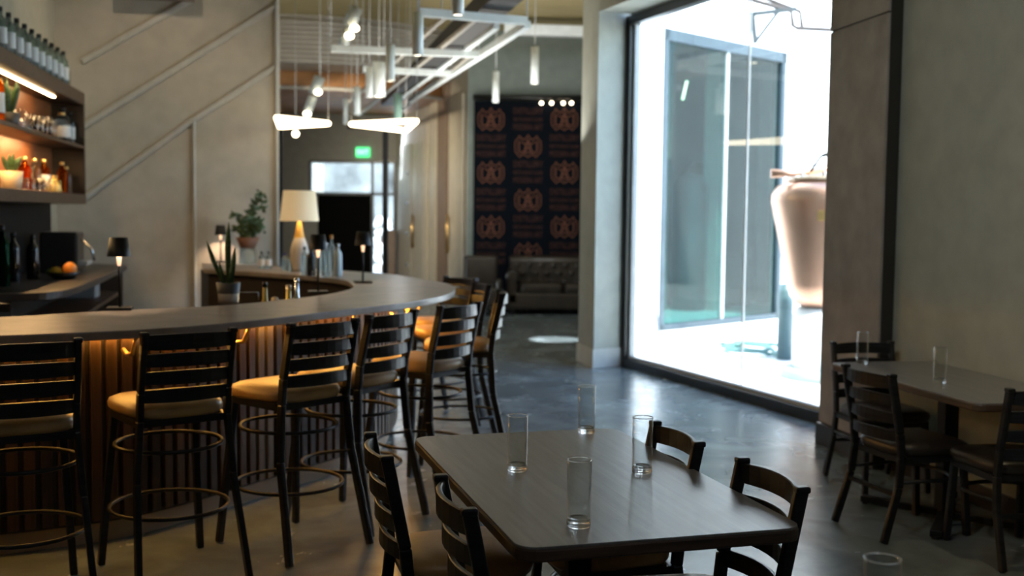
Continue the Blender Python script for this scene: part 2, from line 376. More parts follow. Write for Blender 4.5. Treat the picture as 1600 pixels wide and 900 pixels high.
# door wall between exit wall and banner wall
dA = Vector((xB0, YB)); dB = Vector((xE1, YE)); dd = (dB-dA); dl = dd.length; dd.normalize(); dn = Vector((dd.y, -dd.x))
if dn.x > 0: dn = -dn
dn = Vector((-abs(dd.y), -abs(dd.x)))
struct('wall_right', wallbm(dA, dB, 0, ZC, .15, -1), BEIG2)
def dwall(px): # distance along the door wall seen at pixel column px
    p = onp(px, 330, (*dA, 0), (dn.x, dn.y, 0)); return (p.xy-dA).dot(dd), p
def dz(px, py): return onp(px, py, (*dA, 0), (dn.x, dn.y, 0)).z
for n, (p0, p1, zt_) in enumerate(((627, 672, dz(672, 190)), (706, 727, dz(715, 150)))):
    s0 = dwall(p1)[0]; s1 = dwall(p0)[0]
    P = dA+dd*s0; Q = dA+dd*s1
    bm = BM(); prism(bm, [P+dn*.02, Q+dn*.02, Q+dn*.07, P+dn*.07], 0.02, zt_)
    dr = struct('door_%d' % (n+2), bm, BEIGE, bevel=.01)
    hp = dA+dd*dwall(653 if n == 0 else 705+4)[0]+dn*.12
    z0 = dz(653, 390) if n == 0 else dz(705, 400); z1 = dz(653, 335) if n == 0 else dz(705, 335)
    bm = BM(); tube(bm, [(*hp, max(z0, .9)), (*hp, z1)], .025, 8)
    for z in (max(z0, .9)+.08, z1-.08): tube(bm, [(*hp, z), (*(hp-dn*.06), z)], .012, 6)
    obj('door_handle', bm, BRASS, dr)
    if n == 0:
        for py in (270, 318, 365, 413):
            hh = dA+dd*dwall(643)[0]+dn*.075; bm = BM(); ball(bm, (*hh, dz(643, py)), .045, seg=8); obj('bolt', bm, STEEL, dr)
        for pa, pb in ((632, 648), (656, 668)):
            P2 = dA+dd*dwall(pb)[0]; Q2 = dA+dd*dwall(pa)[0]
            bm = BM(); prism(bm, [P2+dn*.071, Q2+dn*.071, Q2+dn*.085, P2+dn*.085], .3, zt_-.35); obj('panel', bm, BEIG2, dr, bevel=.01)
P = dA+dd*dwall(703)[0]; Q = dA+dd*dwall(690)[0]
bm = BM(); prism(bm, [P, Q, Q+dn*.09, P+dn*.09], 0, ZC-.1); struct('trim_1', bm, BROWNW)
P = dA+dd*dwall(686)[0]; Q = dA+dd*dwall(676)[0]
bm = BM(); prism(bm, [P, Q, Q+dn*.07, P+dn*.07], 0, ZC-.1); struct('trim_2', bm, BEIGE)
struct('wall_hall_left', wallbm((-7, 12.8), (-7, 24.1), 0, ZC, .15, -1), WALL)
# stair wall
sR = Vector((-2.47, 11.65)); sL = sR - Wd*2.45
struct('wall_stair', wallbm(sL, sR, 0, ZC, .25, 1), WALLS)
sn = Vector((U.x, U.y, 0))           # faces the room
SP = Vector((*sR, 0))
def onstair(px, py): return onp(px, py, SP, sn)
def stair_strip(p0, p1, w, n):
    bm = BM(); beam(bm, onstair(*p0)+sn*.012, onstair(*p1)+sn*.012, .024, w, (0, 0, 1)); return struct('trim_%d' % n, bm, TRIMW, bevel=.006)
stair_strip((128, 97), (330, -18), .055, 3); stair_strip((128, 199), (434, 8), .055, 4); stair_strip((128, 312), (303, 187), .05, 5)
stair_strip((303, 187), (434, 102), .05, 5)
bm = BM(); p = onstair(303, 190); beam(bm, (p.x+sn.x*.012, p.y+sn.y*.012, .2), (p.x+sn.x*.012, p.y+sn.y*.012, p.z), .024, .05, (0, 1, 0)); struct('trim_6', bm, TRIMW, bevel=.006)
bm = BM(); p = onstair(433, 190); beam(bm, (p.x+sn.x*.015, p.y+sn.y*.015, 0), (p.x+sn.x*.015, p.y+sn.y*.015, ZC), .03, .05, (0, 1, 0)); struct('trim_7', bm, TRIMW, bevel=.006)
p = onstair(245, -4)
bm = BM(); box(bm, (p.x+sn.x*.15, p.y+sn.y*.15, p.z+.16), (.75, .3, .38), rz=ROT); tag(obj('vent_box', bm, BROWNW, bevel=.01), 'dark brown box fixed at the very top of the panelled stair wall', 'vent')
# back bar wall
wl0 = sL + Wd*.37 + Vector((0, 0)); wl0 = Vector((-4.68, 11.46)); wl1 = wl0+U*12
struct('wall_left', wallbm(wl0, wl1, 0, ZC, .2, -1), WALLB)
struct('wall_left', wallbm((wl1.x, wl1.y), (-8.8, -3.9), 0, ZC, .2, -1), WALL)
# hall curved soffit: pale corrugated band and brown soffit below
def arc(cx, cy, r, a0, a1, n): return [Vector((cx+r*math.cos(math.radians(a0+(a1-a0)*i/n)), cy+r*math.sin(math.radians(a0+(a1-a0)*i/n)))) for i in range(n+1)]
zc0 = aty(500, 96, 17.5).z; zc1 = aty(500, 28, 17.5).z
bm = BM(); ar = arc(-4.1, 21.2, 3.6, 200, 352, 60)
prism(bm, ar+[Vector((-.8, 23.5)), Vector((-7.4, 23.5))], zc0, ZC)
sf = struct('trim_8', bm, CORR)
for i in range(9):
    z = zc0+.04+(zc1-zc0)*i/9
    bm = BM(); tube(bm, [(*p, z) for p in offs(ar, -.01)], .05, 6); obj('rib', bm, CORR, sf)
bm = BM(); ar2 = arc(-4.2, 21.9, 3.3, 200, 352, 40); z2 = aty(490, 137, 18.6).z
prism(bm, ar2+[Vector((-1.0, 23.5)), Vector((-7.3, 23.5))], z2, zc0-.005); struct('trim_9', bm, RUST)
bm = BM(); tube(bm, [(*p, z2) for p in offs(ar2, -.04)], .035, 6); struct('trim_10', bm, CORR)

# ------------------------------------------------------------------ big window
win0 = Vector((1.208, 11.703)); win1 = win0+uw*3.95
def wpt(s, z, o=0): p = win0+uw*s+nw*o; return (p.x, p.y, z)
bm = BM()
beam(bm, wpt(-.02, .045), wpt(3.95, .045), .10, .09); beam(bm, wpt(0, ZW-.05), wpt(3.95, ZW-.05), .10, .10)
for s in (.05, 3.9): beam(bm, wpt(s, 0), wpt(s, ZW), .10, .10, (*uw, 0))
WIN = struct('window_2', bm, BLKF, bevel=.004)
bm = BM(); beam(bm, wpt(.12, .1, .02), wpt(.12, ZW-.1, .02), .05, .04, (*uw, 0)); beam(bm, wpt(.1, .105, .02), wpt(3.9, .105, .02), .05, .03); obj('window_frame', bm, GREYM, WIN)
ps = onp(1160, 330, (*win0, 0), (*nw, 0)); sj = (ps.xy-win0).dot(uw)
for s0, s1 in ((.1, sj-.006), (sj+.006, 3.88)):
    bm = BM(); beam(bm, wpt((s0+s1)/2, .1, .03), wpt((s0+s1)/2, ZW-.1, .03), .012, s1-s0, (*uw, 0)) if False else None
    p0 = win0+uw*s0+nw*.03; p1 = win0+uw*s1+nw*.03
    prism(bm, [p0, p1, p1+nw*.01, p0+nw*.01], .09, ZW-.09); obj('pane', bm, PANE, WIN)
bm = BM(); beam(bm, wpt(sj, .1, .035), wpt(sj, ZW-.1, .035), .014, .014, (*uw, 0)); obj('glazing_bead', bm, mat('silicone_bead', (.75, .72, .66), .4), WIN)

# ------------------------------------------------------------------ courtyard outside
bm = BM(); prism(bm, [win0+nw*.05+uw*-.3, (2.49, 8.6), (2.6, 6), (3.2, 3), (14, 3), (14, 26), (4, 26), (2.0, 15.5)], -.12, -.01); struct('floor_courtyard', bm, PAVE)
q0 = Vector((1.34, 11.95)); q1 = Vector((2.045, 15.28)); q2 = Vector((4.29, 17.5)); q3 = Vector((7.3, 20.5))
struct('wall_courtyard_left', wallbm(q0, q1, 0, 7.5, .2, 1), WHT)
dq = (q2-q1).normalized(); nq = Vector((dq.y, -dq.x))
zi = onp(1035, 42, (*q1, 0), (*nq, 0)).z
def cwall(P, Q, z0, z1, name='wall_courtyard_back'): return struct(name, wallbm(P, Q, z0, z1, .2, 1), WHT)
cwall(q1, q2, zi, 7.5); cwall(q2, q3, 0, 7.5)
cwall(q3, (13.5, 17), 0, 7.5, 'wall_courtyard_right'); cwall((13.5, 17), (13.5, 4), 0, 3, 'wall_courtyard_right')
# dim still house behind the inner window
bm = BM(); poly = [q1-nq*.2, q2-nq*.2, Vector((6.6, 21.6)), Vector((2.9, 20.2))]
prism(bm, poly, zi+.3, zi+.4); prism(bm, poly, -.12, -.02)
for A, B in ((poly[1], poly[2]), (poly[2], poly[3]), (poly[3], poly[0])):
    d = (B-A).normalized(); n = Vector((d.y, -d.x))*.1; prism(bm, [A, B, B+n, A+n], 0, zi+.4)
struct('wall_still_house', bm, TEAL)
def iq(px, depth): # point in the still house behind inner window, seen at pixel column
    P = q1-nq*depth; p = onp(px, 300, (*P, 0), (*nq, 0)); return p
bm = BM()
for A, B in ((q1+dq*.03, q1+dq*.12), (q2-dq*.12, q2-dq*.03)):
    prism(bm, [A, B, B-nq*.1, A-nq*.1], 0, zi)
prism(bm, [q1, q2, q2-nq*.1, q1-nq*.1], zi-.16, zi); prism(bm, [q1, q2, q2-nq*.1, q1-nq*.1], 0, .08)
IW = struct('window_3', bm, mat('grey_blue_frame', (.035, .055, .07), .5))
LQ = (q2-q1).length
for s0, s1 in ((.12, LQ*.5-.02), (LQ*.5+.02, LQ-.12)):
    A = q1+dq*s0-nq*.05; B = q1+dq*s1-nq*.05; bm = BM(); prism(bm, [A, B, B-nq*.012, A-nq*.012], .08, zi-.16); obj('pane', bm, PANE2, IW)
A = q1+dq*LQ*.5-nq*.02; bm = BM(); prism(bm, [A-dq*.02, A+dq*.02, A+dq*.02-nq*.07, A-dq*.02-nq*.07], .08, zi-.16); obj('mullion', bm, GREYM, IW)
A = iq(1043, 2.6).xy; B = iq(1228, 2.6).xy; bm = BM(); prism(bm, [A, B, B-nq*.1, A-nq*.1], 0, zi+.3); struct('wall_still_house', bm, TEAL)
for px, dep, w, mt_, nm, lb in ((1118, 1.6, .3, TRIMW, 'column', 'pale column just behind the inner courtyard window'), (1198, 2.0, .25, TRIMW, 'column', 'pale column at the right edge inside the still house')):
    p = iq(px, dep); bm = BM(); box(bm, (p.x, p.y, zi/2), (w, w, zi+.5), rz=.78); tag(obj(nm, bm, mt_), lb, 'column')
p = iq(1086, 2.58); bm = BM(); lathe(bm, [(0, 0), (.36, 0), (.36, .08), (.31, .08), (.3, .05), (0, .05)], 32)
o = obj('barrel_head', bm, mat('cask_wood', (.3, .24, .17), .5)); pz = onp(1086, 281, p, (*nq, 0)); o.location = (pz.x, pz.y, pz.z)
o.rotation_euler = Vector((nq.x, nq.y, 0)).to_track_quat('Z', 'Y').to_euler(); tag(o, 'round wooden barrel head on the wall behind the inner courtyard window', 'wall decoration')
p = onp(1160, 316, iq(1160, 2.575), (*nq, 0)); fr_ = thing('framed_picture', 'small dark framed picture seen through the inner courtyard window', 'picture', p, math.atan2(dq.y, dq.x))
bm = BM(); box(bm, (0, 0, 0), (.32, .04, .72)); obj('frame', bm, BROWNW, fr_, bevel=.01)
bm = BM(); box(bm, (0, -.025, 0), (.22, .01, .6)); obj('print', bm, mat('brown_print', (.28, .2, .17), .6), fr_)
p = onp(1070, 141, iq(1070, 2.0), (*nq, 0)); bm = BM(); tube(bm, [p+Vector((.04, .04, .16)), p-Vector((.04, .04, .16))], .022, 8)
tag(obj('light_tube', bm, LENS), 'short glowing light tube hanging inside the still house window', 'light')
bm = BM(); p = iq(1135, 2.0); box(bm, (p.x, p.y, .45), (1.1, .45, .9), rz=math.atan2(dq.y, dq.x)); tag(obj('work_bench', bm, mat('bench_grey', (.14, .17, .17), .6), bevel=.02), 'low grey bench inside the still house window', 'bench')
p = iq(1078, 1.9); bm = BM(); lathe(bm, [(0, 0), (.3, 0), (.3, 2.1), (.22, 2.3), (0, 2.35)], 20, (p.x, p.y, 0)); tag(obj('storage_tank', bm, DTANK), 'dark upright tank inside the left of the still house window', 'tank')

# copper still
st = thing('copper_still', 'large rosy copper still on a white round pedestal in the courtyard', 'still', (3.20, 11.0, 0))
bm = BM(); zt2 = 1.93
lathe(bm, [(0, .70), (.20, .69), (.34, .73), (.41, .82), (.445, .95), (.56, 1.5), (.615, 1.75), (.61, 1.83), (.56, 1.91), (.46, 1.955), (.40, 1.96), (.0, 1.98)], 48); obj('pot', bm, COPPER, st)
bm = BM(); lathe(bm, [(.0, 0.1), (.37, .1), (.37, .62), (.33, .70), (.2, .73), (0, .73)], 32); obj('pedestal', bm, mat('white_pedestal', (.8, .8, .8), .5), st)
bm = BM(); lathe(bm, [(0, 0), (.46, 0), (.46, .07), (.41, .1), (0, .1)], 36); obj('base_ring', bm, mat('grey_ring', (.3, .38, .38), .5), st)
bm = BM(); lathe(bm, [(.42, 1.96), (.47, 1.96), (.47, 2.0), (.42, 2.0), (.30, 2.02), (0, 2.06)], 36); obj('lid', bm, mat('tan_lid', (.5, .4, .3), .35, .6), st)
bm = BM()
for k in range(12):
    a_ = k*PI/6; box(bm, (.445*math.cos(a_), .445*math.sin(a_), 2.02), (.025, .025, .05), rz=a_)
tube(bm, [(-.45, -.1, 2.02), (-.3, -.1, 2.13), (-.1, -.1, 2.08)], .012, 6)
obj('lid_bolts', bm, STEEL, st)
bm = BM(); tube(bm, [(-.66, -.1, 2.03), (-.45, -.12, 2.03), (-.2, -.15, 2.06), (.1, -.18, 2.16)], [.045, .03, .03, .035], 10); obj('spout', bm, COPPER, st)
bm = BM(); tube(bm, [(-.3, -.2, 2.05), (-.2, -.2, 2.2), (-.13, -.2, 2.22)], .014, 6); tube(bm, [(-.2, -.26, 2.2), (-.05, -.22, 2.26)], .02, 6); obj('valve', bm, BLK, st)
bm = BM(); tube(bm, [(0, 0, 2.05), (.03, 0, 2.3), (.05, -.1, 2.44)], .03, 12); obj('neck', bm, COPPER, st)
bm = BM(); ball(bm, (-.03, -.17, 2.44), .05, (1, .5, 1)); obj('gauge', bm, BLK, st)
bm = BM(); an = math.atan2(-.93, -.42); box(bm, (.62*math.cos(an)*.955, .62*math.sin(an)*.955, 1.62), (.04, .13, .1), rz=an); sg = obj('nameplate', bm, BRASS, st, bevel=.006)
sg['label'] = 'small brass and black plate'
bm = BM(); p = aty(1227, 500, 12.4); lathe(bm, [(0, 0), (.085, 0), (.085, .75), (.06, .85), (0, .86)], 16, (p.x, p.y, 0)); tag(obj('gas_cylinder', bm, DTANK), 'slim dark teal cylinder standing left of the copper still', 'cylinder')
bm = BM(); pts = []
for k in range(60):
    t = k/59; a_ = t*5*PI; c = aty(1190, 548, 13.0)
    pts.append((c.x+.38*(1-.3*t)*math.cos(a_)-.2*t, c.y+.5*(1-.3*t)*math.sin(a_), .03+.05*(k % 9)/9))
tube(bm, pts, .022, 6); tag(obj('garden_hose', bm, HOSE), 'coiled teal hose on the white courtyard paving', 'hose')
bm = BM(); g0 = atz(1060, 552, 0); g1 = atz(1130, 540, 0); g2 = atz(1215, 560, 0); g3 = atz(1240, 555, 0)
tube(bm, [(*g0.xy, .03), (*((g0+g1)/2).xy, .03), (*g1.xy, .03), (*g2.xy, .03), (*g3.xy, .2)], .02, 6); tag(obj('garden_hose', bm, HOSE), 'straight stretch of teal hose running to the copper still', 'hose')
bm = BM(); p0 = atz(1035, 585, 0); p1 = aty(1025, 480, p0.y+.2); tube(bm, [p0, p1], .014, 6); tag(obj('leaning_rod', bm, GREYM), 'thin grey rod leaning by the left end of the glass wall outside', 'rod')
# wall bracket and pipes above the courtyard
PIPM = mat('dark_bracket', (.025, .035, .04), .6)
bk = thing('pipe_bracket', 'grey triangular wall bracket high in the courtyard', 'bracket', (0, 0, 0))
YK = 13.2
P_ = lambda x, y: aty(x, y, YK)
bm = BM(); beam(bm, P_(1176, 22), P_(1180, 68), .05, .05); beam(bm, P_(1176, 22), P_(1244, 14), .05, .05); beam(bm, P_(1180, 66), P_(1216, 18), .04, .04); beam(bm, P_(1176, 22), P_(1150, 8)+Vector((-.1, 3.2, .5)), .03, .03); obj('arm', bm, PIPM, bk)
bm = BM(); tube(bm, [P_(1165, -3), P_(1236, 17), P_(1239, 40), P_(1246, 44), P_(1330, 48), P_(1560, 58)], .028, 8); tube(bm, [P_(1195, -3), P_(1250, 18), P_(1253, 41)], .024, 8)
tag(obj('overhead_pipe', bm, mat('pinkish_pipe', (.05, .038, .035), .6)), 'thin grey pipe carried by the courtyard bracket', 'pipe')

# ------------------------------------------------------------------ bar
outer = smooth_path([(-2.62, 4.4), (-2.15, 4.59), (-1.665, 4.876), (-1.32, 5.27), (-.868, 6.08), (-.612, 6.56), (-.43, 7.2), (-.405, 7.86), (-.49, 8.36), (-.764, 8.98), (-1.046, 9.55), (-1.385, 9.9), (-1.6, 10.12), (-2.3, 10.78), (-3.24, 11.38)])
inner = smooth_path([(-2.86, 5.24), (-2.516, 5.389), (-2.1, 5.80), (-1.643, 6.19), (-1.31, 6.82), (-1.179, 7.23), (-1.13, 7.7), (-1.178, 8.09), (-1.342, 8.69), (-1.709, 9.165), (-2.2, 9.62), (-2.87, 10.1)])
bar = thing('bar_counter', 'long curved bar with dark stone top and lit wooden slat front', 'bar', (0, 0, 0))
bm = BM(); prism(bm, outer+inner[::-1], 1.03, 1.07); obj('counter_top', bm, STONE, bar, bevel=.006)
bo = offs(outer, .44); bi = offs(inner, -.06)
cut = lambda P: [p for p in P if p.x/p.y > -.2835 or p.y < 8]
bo = cut(bo); bi = cut(bi)
bm = BM(); prism(bm, bo+bi[::-1], .10, 1.03); obj('body', bm, BODY, bar)
po = cut(offs(outer, .47))
bm = BM(); prism(bm, po+bi[::-1], 0, .10); obj('plinth', bm, mat('tan_plinth', (.42, .30, .2), .5), bar)
so = smooth_path([tuple(p) for p in offs(outer, .425)][::4], .074)
mes = None
for i, p in enumerate(so):
    if p.y > 9.0 and p.x < -.9: break
    t = (so[min(i+1, len(so)-1)]-so[max(i-1, 0)]).normalized()
    if mes is None:
        bm = BM(); box(bm, (0, 0, 0), (.050, .026, .9)); base = obj('slat', bm, SLAT[0], bar, bevel=.003, seg=1); meshes = [base.data]
        for k in (1, 2):
            m2 = base.data.copy(); m2.materials[0] = SLAT[k]; meshes.append(m2)
        mes = base; o = base
    else:
        o = base.copy(); COL.objects.link(o); o.parent = bar
    o.data = meshes[random.choice((0, 0, 0, 1, 1, 2))]
    o.location = (p.x, p.y, .565); o.rotation_euler = (0, 0, math.atan2(t.y, t.x))
lo = offs(outer, .385); le = [p for p in lo if not (p.y > 9.0)]
bm = BM(); A = le; B = offs(le, .016); prism(bm, A+B[::-1], 1.008, 1.022); obj('led_strip', bm, LED, bar)
lo = offs(outer, .36)
for px, py in ((213, 530), (412, 511), (566, 490), (652, 474), (700, 466)):
    tgt = atz(px, py+6, .99); k = min(range(len(lo)), key=lambda k: (lo[k]-tgt.xy).length); p = lo[k]; t = (lo[k+1]-lo[k-1]).normalized(); n = Vector((t.y, -t.x))
    bm = BM(); tube(bm, [(p.x, p.y, .94), (*(p+n*.05), .92), (*(p+n*.11), .93), (*(p+n*.14), .985), (*(p+n*.15), 1.005)], .011, 8); obj('bag_hook', bm, BRASS, bar)
# work surface inside the well
wi0 = offs(inner, .0); well_o = offs(inner, .02); well_i = offs(inner, .42)
seg = [k for k in range(len(inner)) if 5.4 < inner[k].y < 8.2 and inner[k].x > -2.6]
bm = BM(); prism(bm, [well_o[k] for k in seg]+[well_i[k] for k in seg][::-1], .84, .88)
uw_t = thing('bar_workstation', 'lower brown work shelf inside the curve of the bar', 'worktop', (0, 0, 0)); obj('worktop', bm, SHW, uw_t)
bm = BM(); prism(bm, [well_o[k] for k in seg]+[offs(inner, .38)[k] for k in seg][::-1], 0, .84); obj('cabinet', bm, BODY, uw_t)
# end panel of far leg
# ------------------------------------------------------------------ back bar
ends = [(0, 459), (82, 456), (117, 449), (151, 436), (179, 423), (199, 414)]
cf = [atz(x, y, 1.07).xy for x, y in ends]
wp = lambda s, o=0: wl0+U*s+Wd*o
cpoly = smooth_path([tuple(wp(5.6, .5)), (-3.6, 6.55), *[tuple(p) for p in cf]])
cb = thing('back_bar_counter', 'dark curved back bar counter with open shelf below, along the left wall', 'counter', (0, 0, 0))
back0 = wp(.35, .01); back1 = wp(5.6, .01)
bm = BM(); prism(bm, cpoly+[back0, back1], 1.02, 1.07); obj('counter_top', bm, mat('dark_counter', (.05, .04, .034), .4), cb, bevel=.005)
inn = offs(cpoly, .30); bm = BM(); prism(bm, inn+[back0, back1], 0, .62); obj('cabinet', bm, BODY, cb)
i2 = offs(cpoly, .08); bm = BM(); prism(bm, i2+[back0, back1], .78, .81); obj('lower_shelf', bm, SHW, cb)
bm = BM(); prism(bm, offs(cpoly, .5)+[back0, back1], .62, 1.02); obj('back_panel', bm, BODY, cb)
bm = BM(); q = wp(.42, 0); prism(bm, [q, q+Wd*.62, q+Wd*.62-U*.04, q-U*.04], 0, 1.02); obj('side_panel', bm, BODY, cb)
# backsplash
bm = BM(); prism(bm, [wp(.95, .005), wp(9, .005), wp(9, .03), wp(.95, .03)], 1.07, 1.70); struct('trim_11', bm, mat('dark_backsplash', (.012, .011, .011), .6, spec=.1))
# shelf unit
sh = thing('bottle_shelf', 'tall brown wall shelf unit with three boards and warm strip light', 'shelf', (0, 0, 0))
f1 = Vector((-3.95, 10.2)); f0 = Vector((-3.42, 7.55)); df = (f0-f1).normalized(); f0x = f1+df*6.2; nf = Vector((-df.y, df.x))
if nf.x > 0: nf = -nf
def shelf_board(name, z0, z1, m_, par=sh, a=0, b=6.2, o0=0, o1=.30):
    bm = BM(); prism(bm, [f1+df*a+nf*o0, f1+df*b+nf*o0, f1+df*b+nf*o1, f1+df*a+nf*o1], z0, z1); return obj(name, bm, m_, par, bevel=.004)
fz = lambda px, py: onp(px, py, (*f1, 0), (nf.x, nf.y, 0)).z
zT1 = fz(134, 147); zT0 = zT1-.11; zM = fz(132, 228); zB1 = fz(134, 304); zB0 = zB1-.09
shelf_board('top_board', zT0, zT1, SHW); shelf_board('middle_board', zM-.03, zM, SHW); shelf_board('bottom_board', zB0, zB1, SHW)
shelf_board('side_panel', zB0, zT1, mat('dark_side_wood', (.03, .02, .014), .4), a=-.03, b=0)
shelf_board('back_panel', zB1, zT0, SHB, o0=.285, o1=.30)
shelf_board('led_strip', zT0-.012, zT0, SLED, a=.75, o0=.10, o1=.125)
area('shelf_glow', (*(f1+df*2.4+nf*.12), zM-.035), (*(f1+df*2.4+nf*.2), 1.7), 3, .02, 24, (1, .6, .25))

# ------------------------------------------------------------------ bottles, glasses and small things
def bottle(name, label, loc, h, r, m_, cap=CAP, lab=True, group=None, cat='bottle', kind=0):
    t = thing(name, label, cat, loc, 0, group)
    k = h/.3
    pr = [(0, 0), (r*.95, 0), (r, .01), (r, .19*k), (r*.9, .215*k), (r*.38, .245*k), (r*.36, .285*k), (0, .287*k)] if kind == 0 else [(0, 0), (r*.95, 0), (r, .02), (r*.8, .13*k), (r*.4, .2*k), (r*.33, .28*k), (0, .282*k)]
    bm = BM(); lathe(bm, pr, 14); obj('glass_body', bm, m_, t)
    bm = BM(); lathe(bm, [(0, .27*k), (r*.42, .27*k), (r*.42, .30*k), (0, .30*k)], 12); obj('cap', bm, cap, t)
    if lab:
        bm = BM(); lathe(bm, [(r+.0006, .05*k), (r+.0015, .052*k), (r+.0015, .16*k), (r+.0006, .162*k)], 14); obj('label_band', bm, LABEL, t)
    return t
ORD = ['first', 'second', 'third', 'fourth', 'fifth', 'sixth', 'seventh', 'eighth', 'ninth', 'tenth', 'eleventh', 'twelfth', 'thirteenth', 'fourteenth', 'fifteenth', 'sixteenth', 'seventeenth', 'eighteenth', 'nineteenth', 'twentieth', 'twenty-first', 'twenty-second']
b0 = None
for i in range(22):
    s = .42+i*.118; p = f1+df*s+nf*(.07 if i % 2 else .1); lb = 'clear white-labelled bottle, %s from the right on the top shelf' % ORD[i]
    if b0 is None: b0 = bottle('liquor_bottle', lb, (*p, zT1), .30, .043, GLSB, group='bottles on the top shelf')
    else: dup(b0, (*p, zT1), random.uniform(0, 6), lb)
bm = BM(); p = f1+df*.22+nf*.1; lathe(bm, [(.03, 0), (.032, .17), (.029, .17), (.027, .012), (0, .012)], 14, (*p, zT1)); tag(obj('tall_glass', bm, GLS), 'tall empty glass at the right end of the top shelf', 'glass')
# middle shelf
def tumbler(name, label, loc, h, r, m_=None, group=None):
    bm = BM(); lathe(bm, [(0, 0), (r*.85, 0), (r, h*.3), (r, h), (r-.003, h), (r-.004, h*.3), (r*.8, .012), (0, .012)], 12)
    o = obj(name, bm, m_ or GLS); o.location = loc; return tag(o, label, 'glass', group)
tb = tumbler('crystal_tumbler', 'cut crystal glass, first from the right in the middle shelf cluster', (*(f1+df*.95+nf*.12), zM), .14, .045, group='crystal glasses on the middle shelf')
for i in range(1, 12):
    s = .95+(i//2)*.17+(i % 2)*.06; o = tb.copy(); COL.objects.link(o); o.location = (*(f1+df*s+nf*(.06+.12*(i % 2))), zM); o.scale = (1, 1, random.uniform(.8, 1.4))
    o['label'] = 'cut crystal glass in the %s row, %s from the right on the middle shelf' % ('front' if i % 2 == 0 else 'rear', ORD[i//2])
bottle('decanter', 'squat pale decanter near the right end of the middle shelf', (*(f1+df*.5+nf*.1), zM), .26, .07, GLSB, cap=mat('gold_cap', (.7, .5, .2), .3, .8))
bottle('dark_bottle', 'dark round-shouldered bottle at right of the middle shelf', (*(f1+df*.3+nf*.13), zM), .32, .065, mat('black_glass', (.01, .012, .014), .1), lab=True)
bottle('dark_bottle', 'slim black bottle at the far right end of the middle shelf', (*(f1+df*.12+nf*.1), zM), .30, .04, MATS['black_glass'])
bottle('amber_bottle', 'amber bottle left of the potted plant on the middle shelf', (*(f1+df*2.75+nf*.08), zM), .36, .05, GLA)
def leafbm(bm, base, tip, w, bend=.1):
    base = Vector(base); tip = Vector(tip); d = tip-base; s = d.cross(Vector((0, 1, .3))).normalized(); n = d.cross(s).normalized(); prev = None; N = 7
    rows = []
    for i in range(N+1):
        t = i/N; ww = w*(.35+1.3*t)*(1-t**3) if t < 1 else 0; ww = max(ww, .0015); c = base+d*t+n*bend*math.sin(t*PI)
        rows.append([bm.verts.new(c-s*ww), bm.verts.new(c+n*ww*.35), bm.verts.new(c+s*ww)])
    for a, b in zip(rows, rows[1:]):
        for k in (0, 1):
            f = bm.faces.new((a[k], a[k+1], b[k+1], b[k])); f.smooth = True
def solid(o, th=.002): s = o.modifiers.new('solid', 'SOLIDIFY'); s.thickness = th; return o
def succulent(label, loc, h, r, n, potm, pr=.05, ph=.09, spread=.5):
    t = thing('potted_succulent', label, 'plant', loc)
    bm = BM(); lathe(bm, [(0, 0), (pr*.8, 0), (pr, ph), (pr*.88, ph), (pr*.8, ph*.8), (0, ph*.8)], 16); obj('pot', bm, potm, t)
    for k in range(n):
        a = k*2.4; bm = BM(); leafbm(bm, (.01*math.cos(a), .01*math.sin(a), ph*.8), (spread*h*math.cos(a)*random.uniform(.5, 1), spread*h*math.sin(a)*random.uniform(.5, 1), ph+h*random.uniform(.7, 1)), r, .01); solid(obj('leaf', bm, LEAF, t))
    return t
succulent('spiky green plant in a dark pot on the middle shelf', (*(f1+df*2.3+nf*.1), zM), .26, .022, 8, POTG, .07, .1, .35)
succulent('small green plant in a cream pot on the bottom shelf', (*(f1+df*2.3+nf*.1), zB1), .13, .018, 9, CREAM, .08, .13, .6)
for i, (s, o_, h, r, m_, lb, kd) in enumerate(((.35, .1, .24, .05, GLSB, 'clear ribbed decanter at the right end of the bottom shelf', 0), (.62, .08, .27, .045, GLA, 'amber bottle with orange glow near the right of the bottom shelf', 0), (.85, .18, .28, .05, GLA, 'tall amber bottle in the rear of the bottom shelf', 0), (1.0, .07, .14, .06, OLIVE, 'squat golden bottle on the bottom shelf', 1), (1.2, .18, .27, .05, GLSB, 'clear long-necked bottle behind the bottom shelf glasses', 0), (1.45, .2, .27, .05, GLA, 'amber long-necked bottle behind the bottom shelf glasses', 0))):
    bottle('decanter', lb, (*(f1+df*s+nf*o_), zB1), h, r, m_, lab=(i == 2), kind=kd, cap=MATS['gold_cap'])
for i in range(8):
    s = 1.05+(i//2)*.2+(i % 2)*.09; tumbler('rocks_glass', 'short rocks glass in the %s row, %s from the right on the bottom shelf' % ('front' if i % 2 == 0 else 'rear', ORD[i//2]), (*(f1+df*s+nf*(.05+.1*(i % 2))), zB1), .10, .045, group='rocks glasses on the bottom shelf')
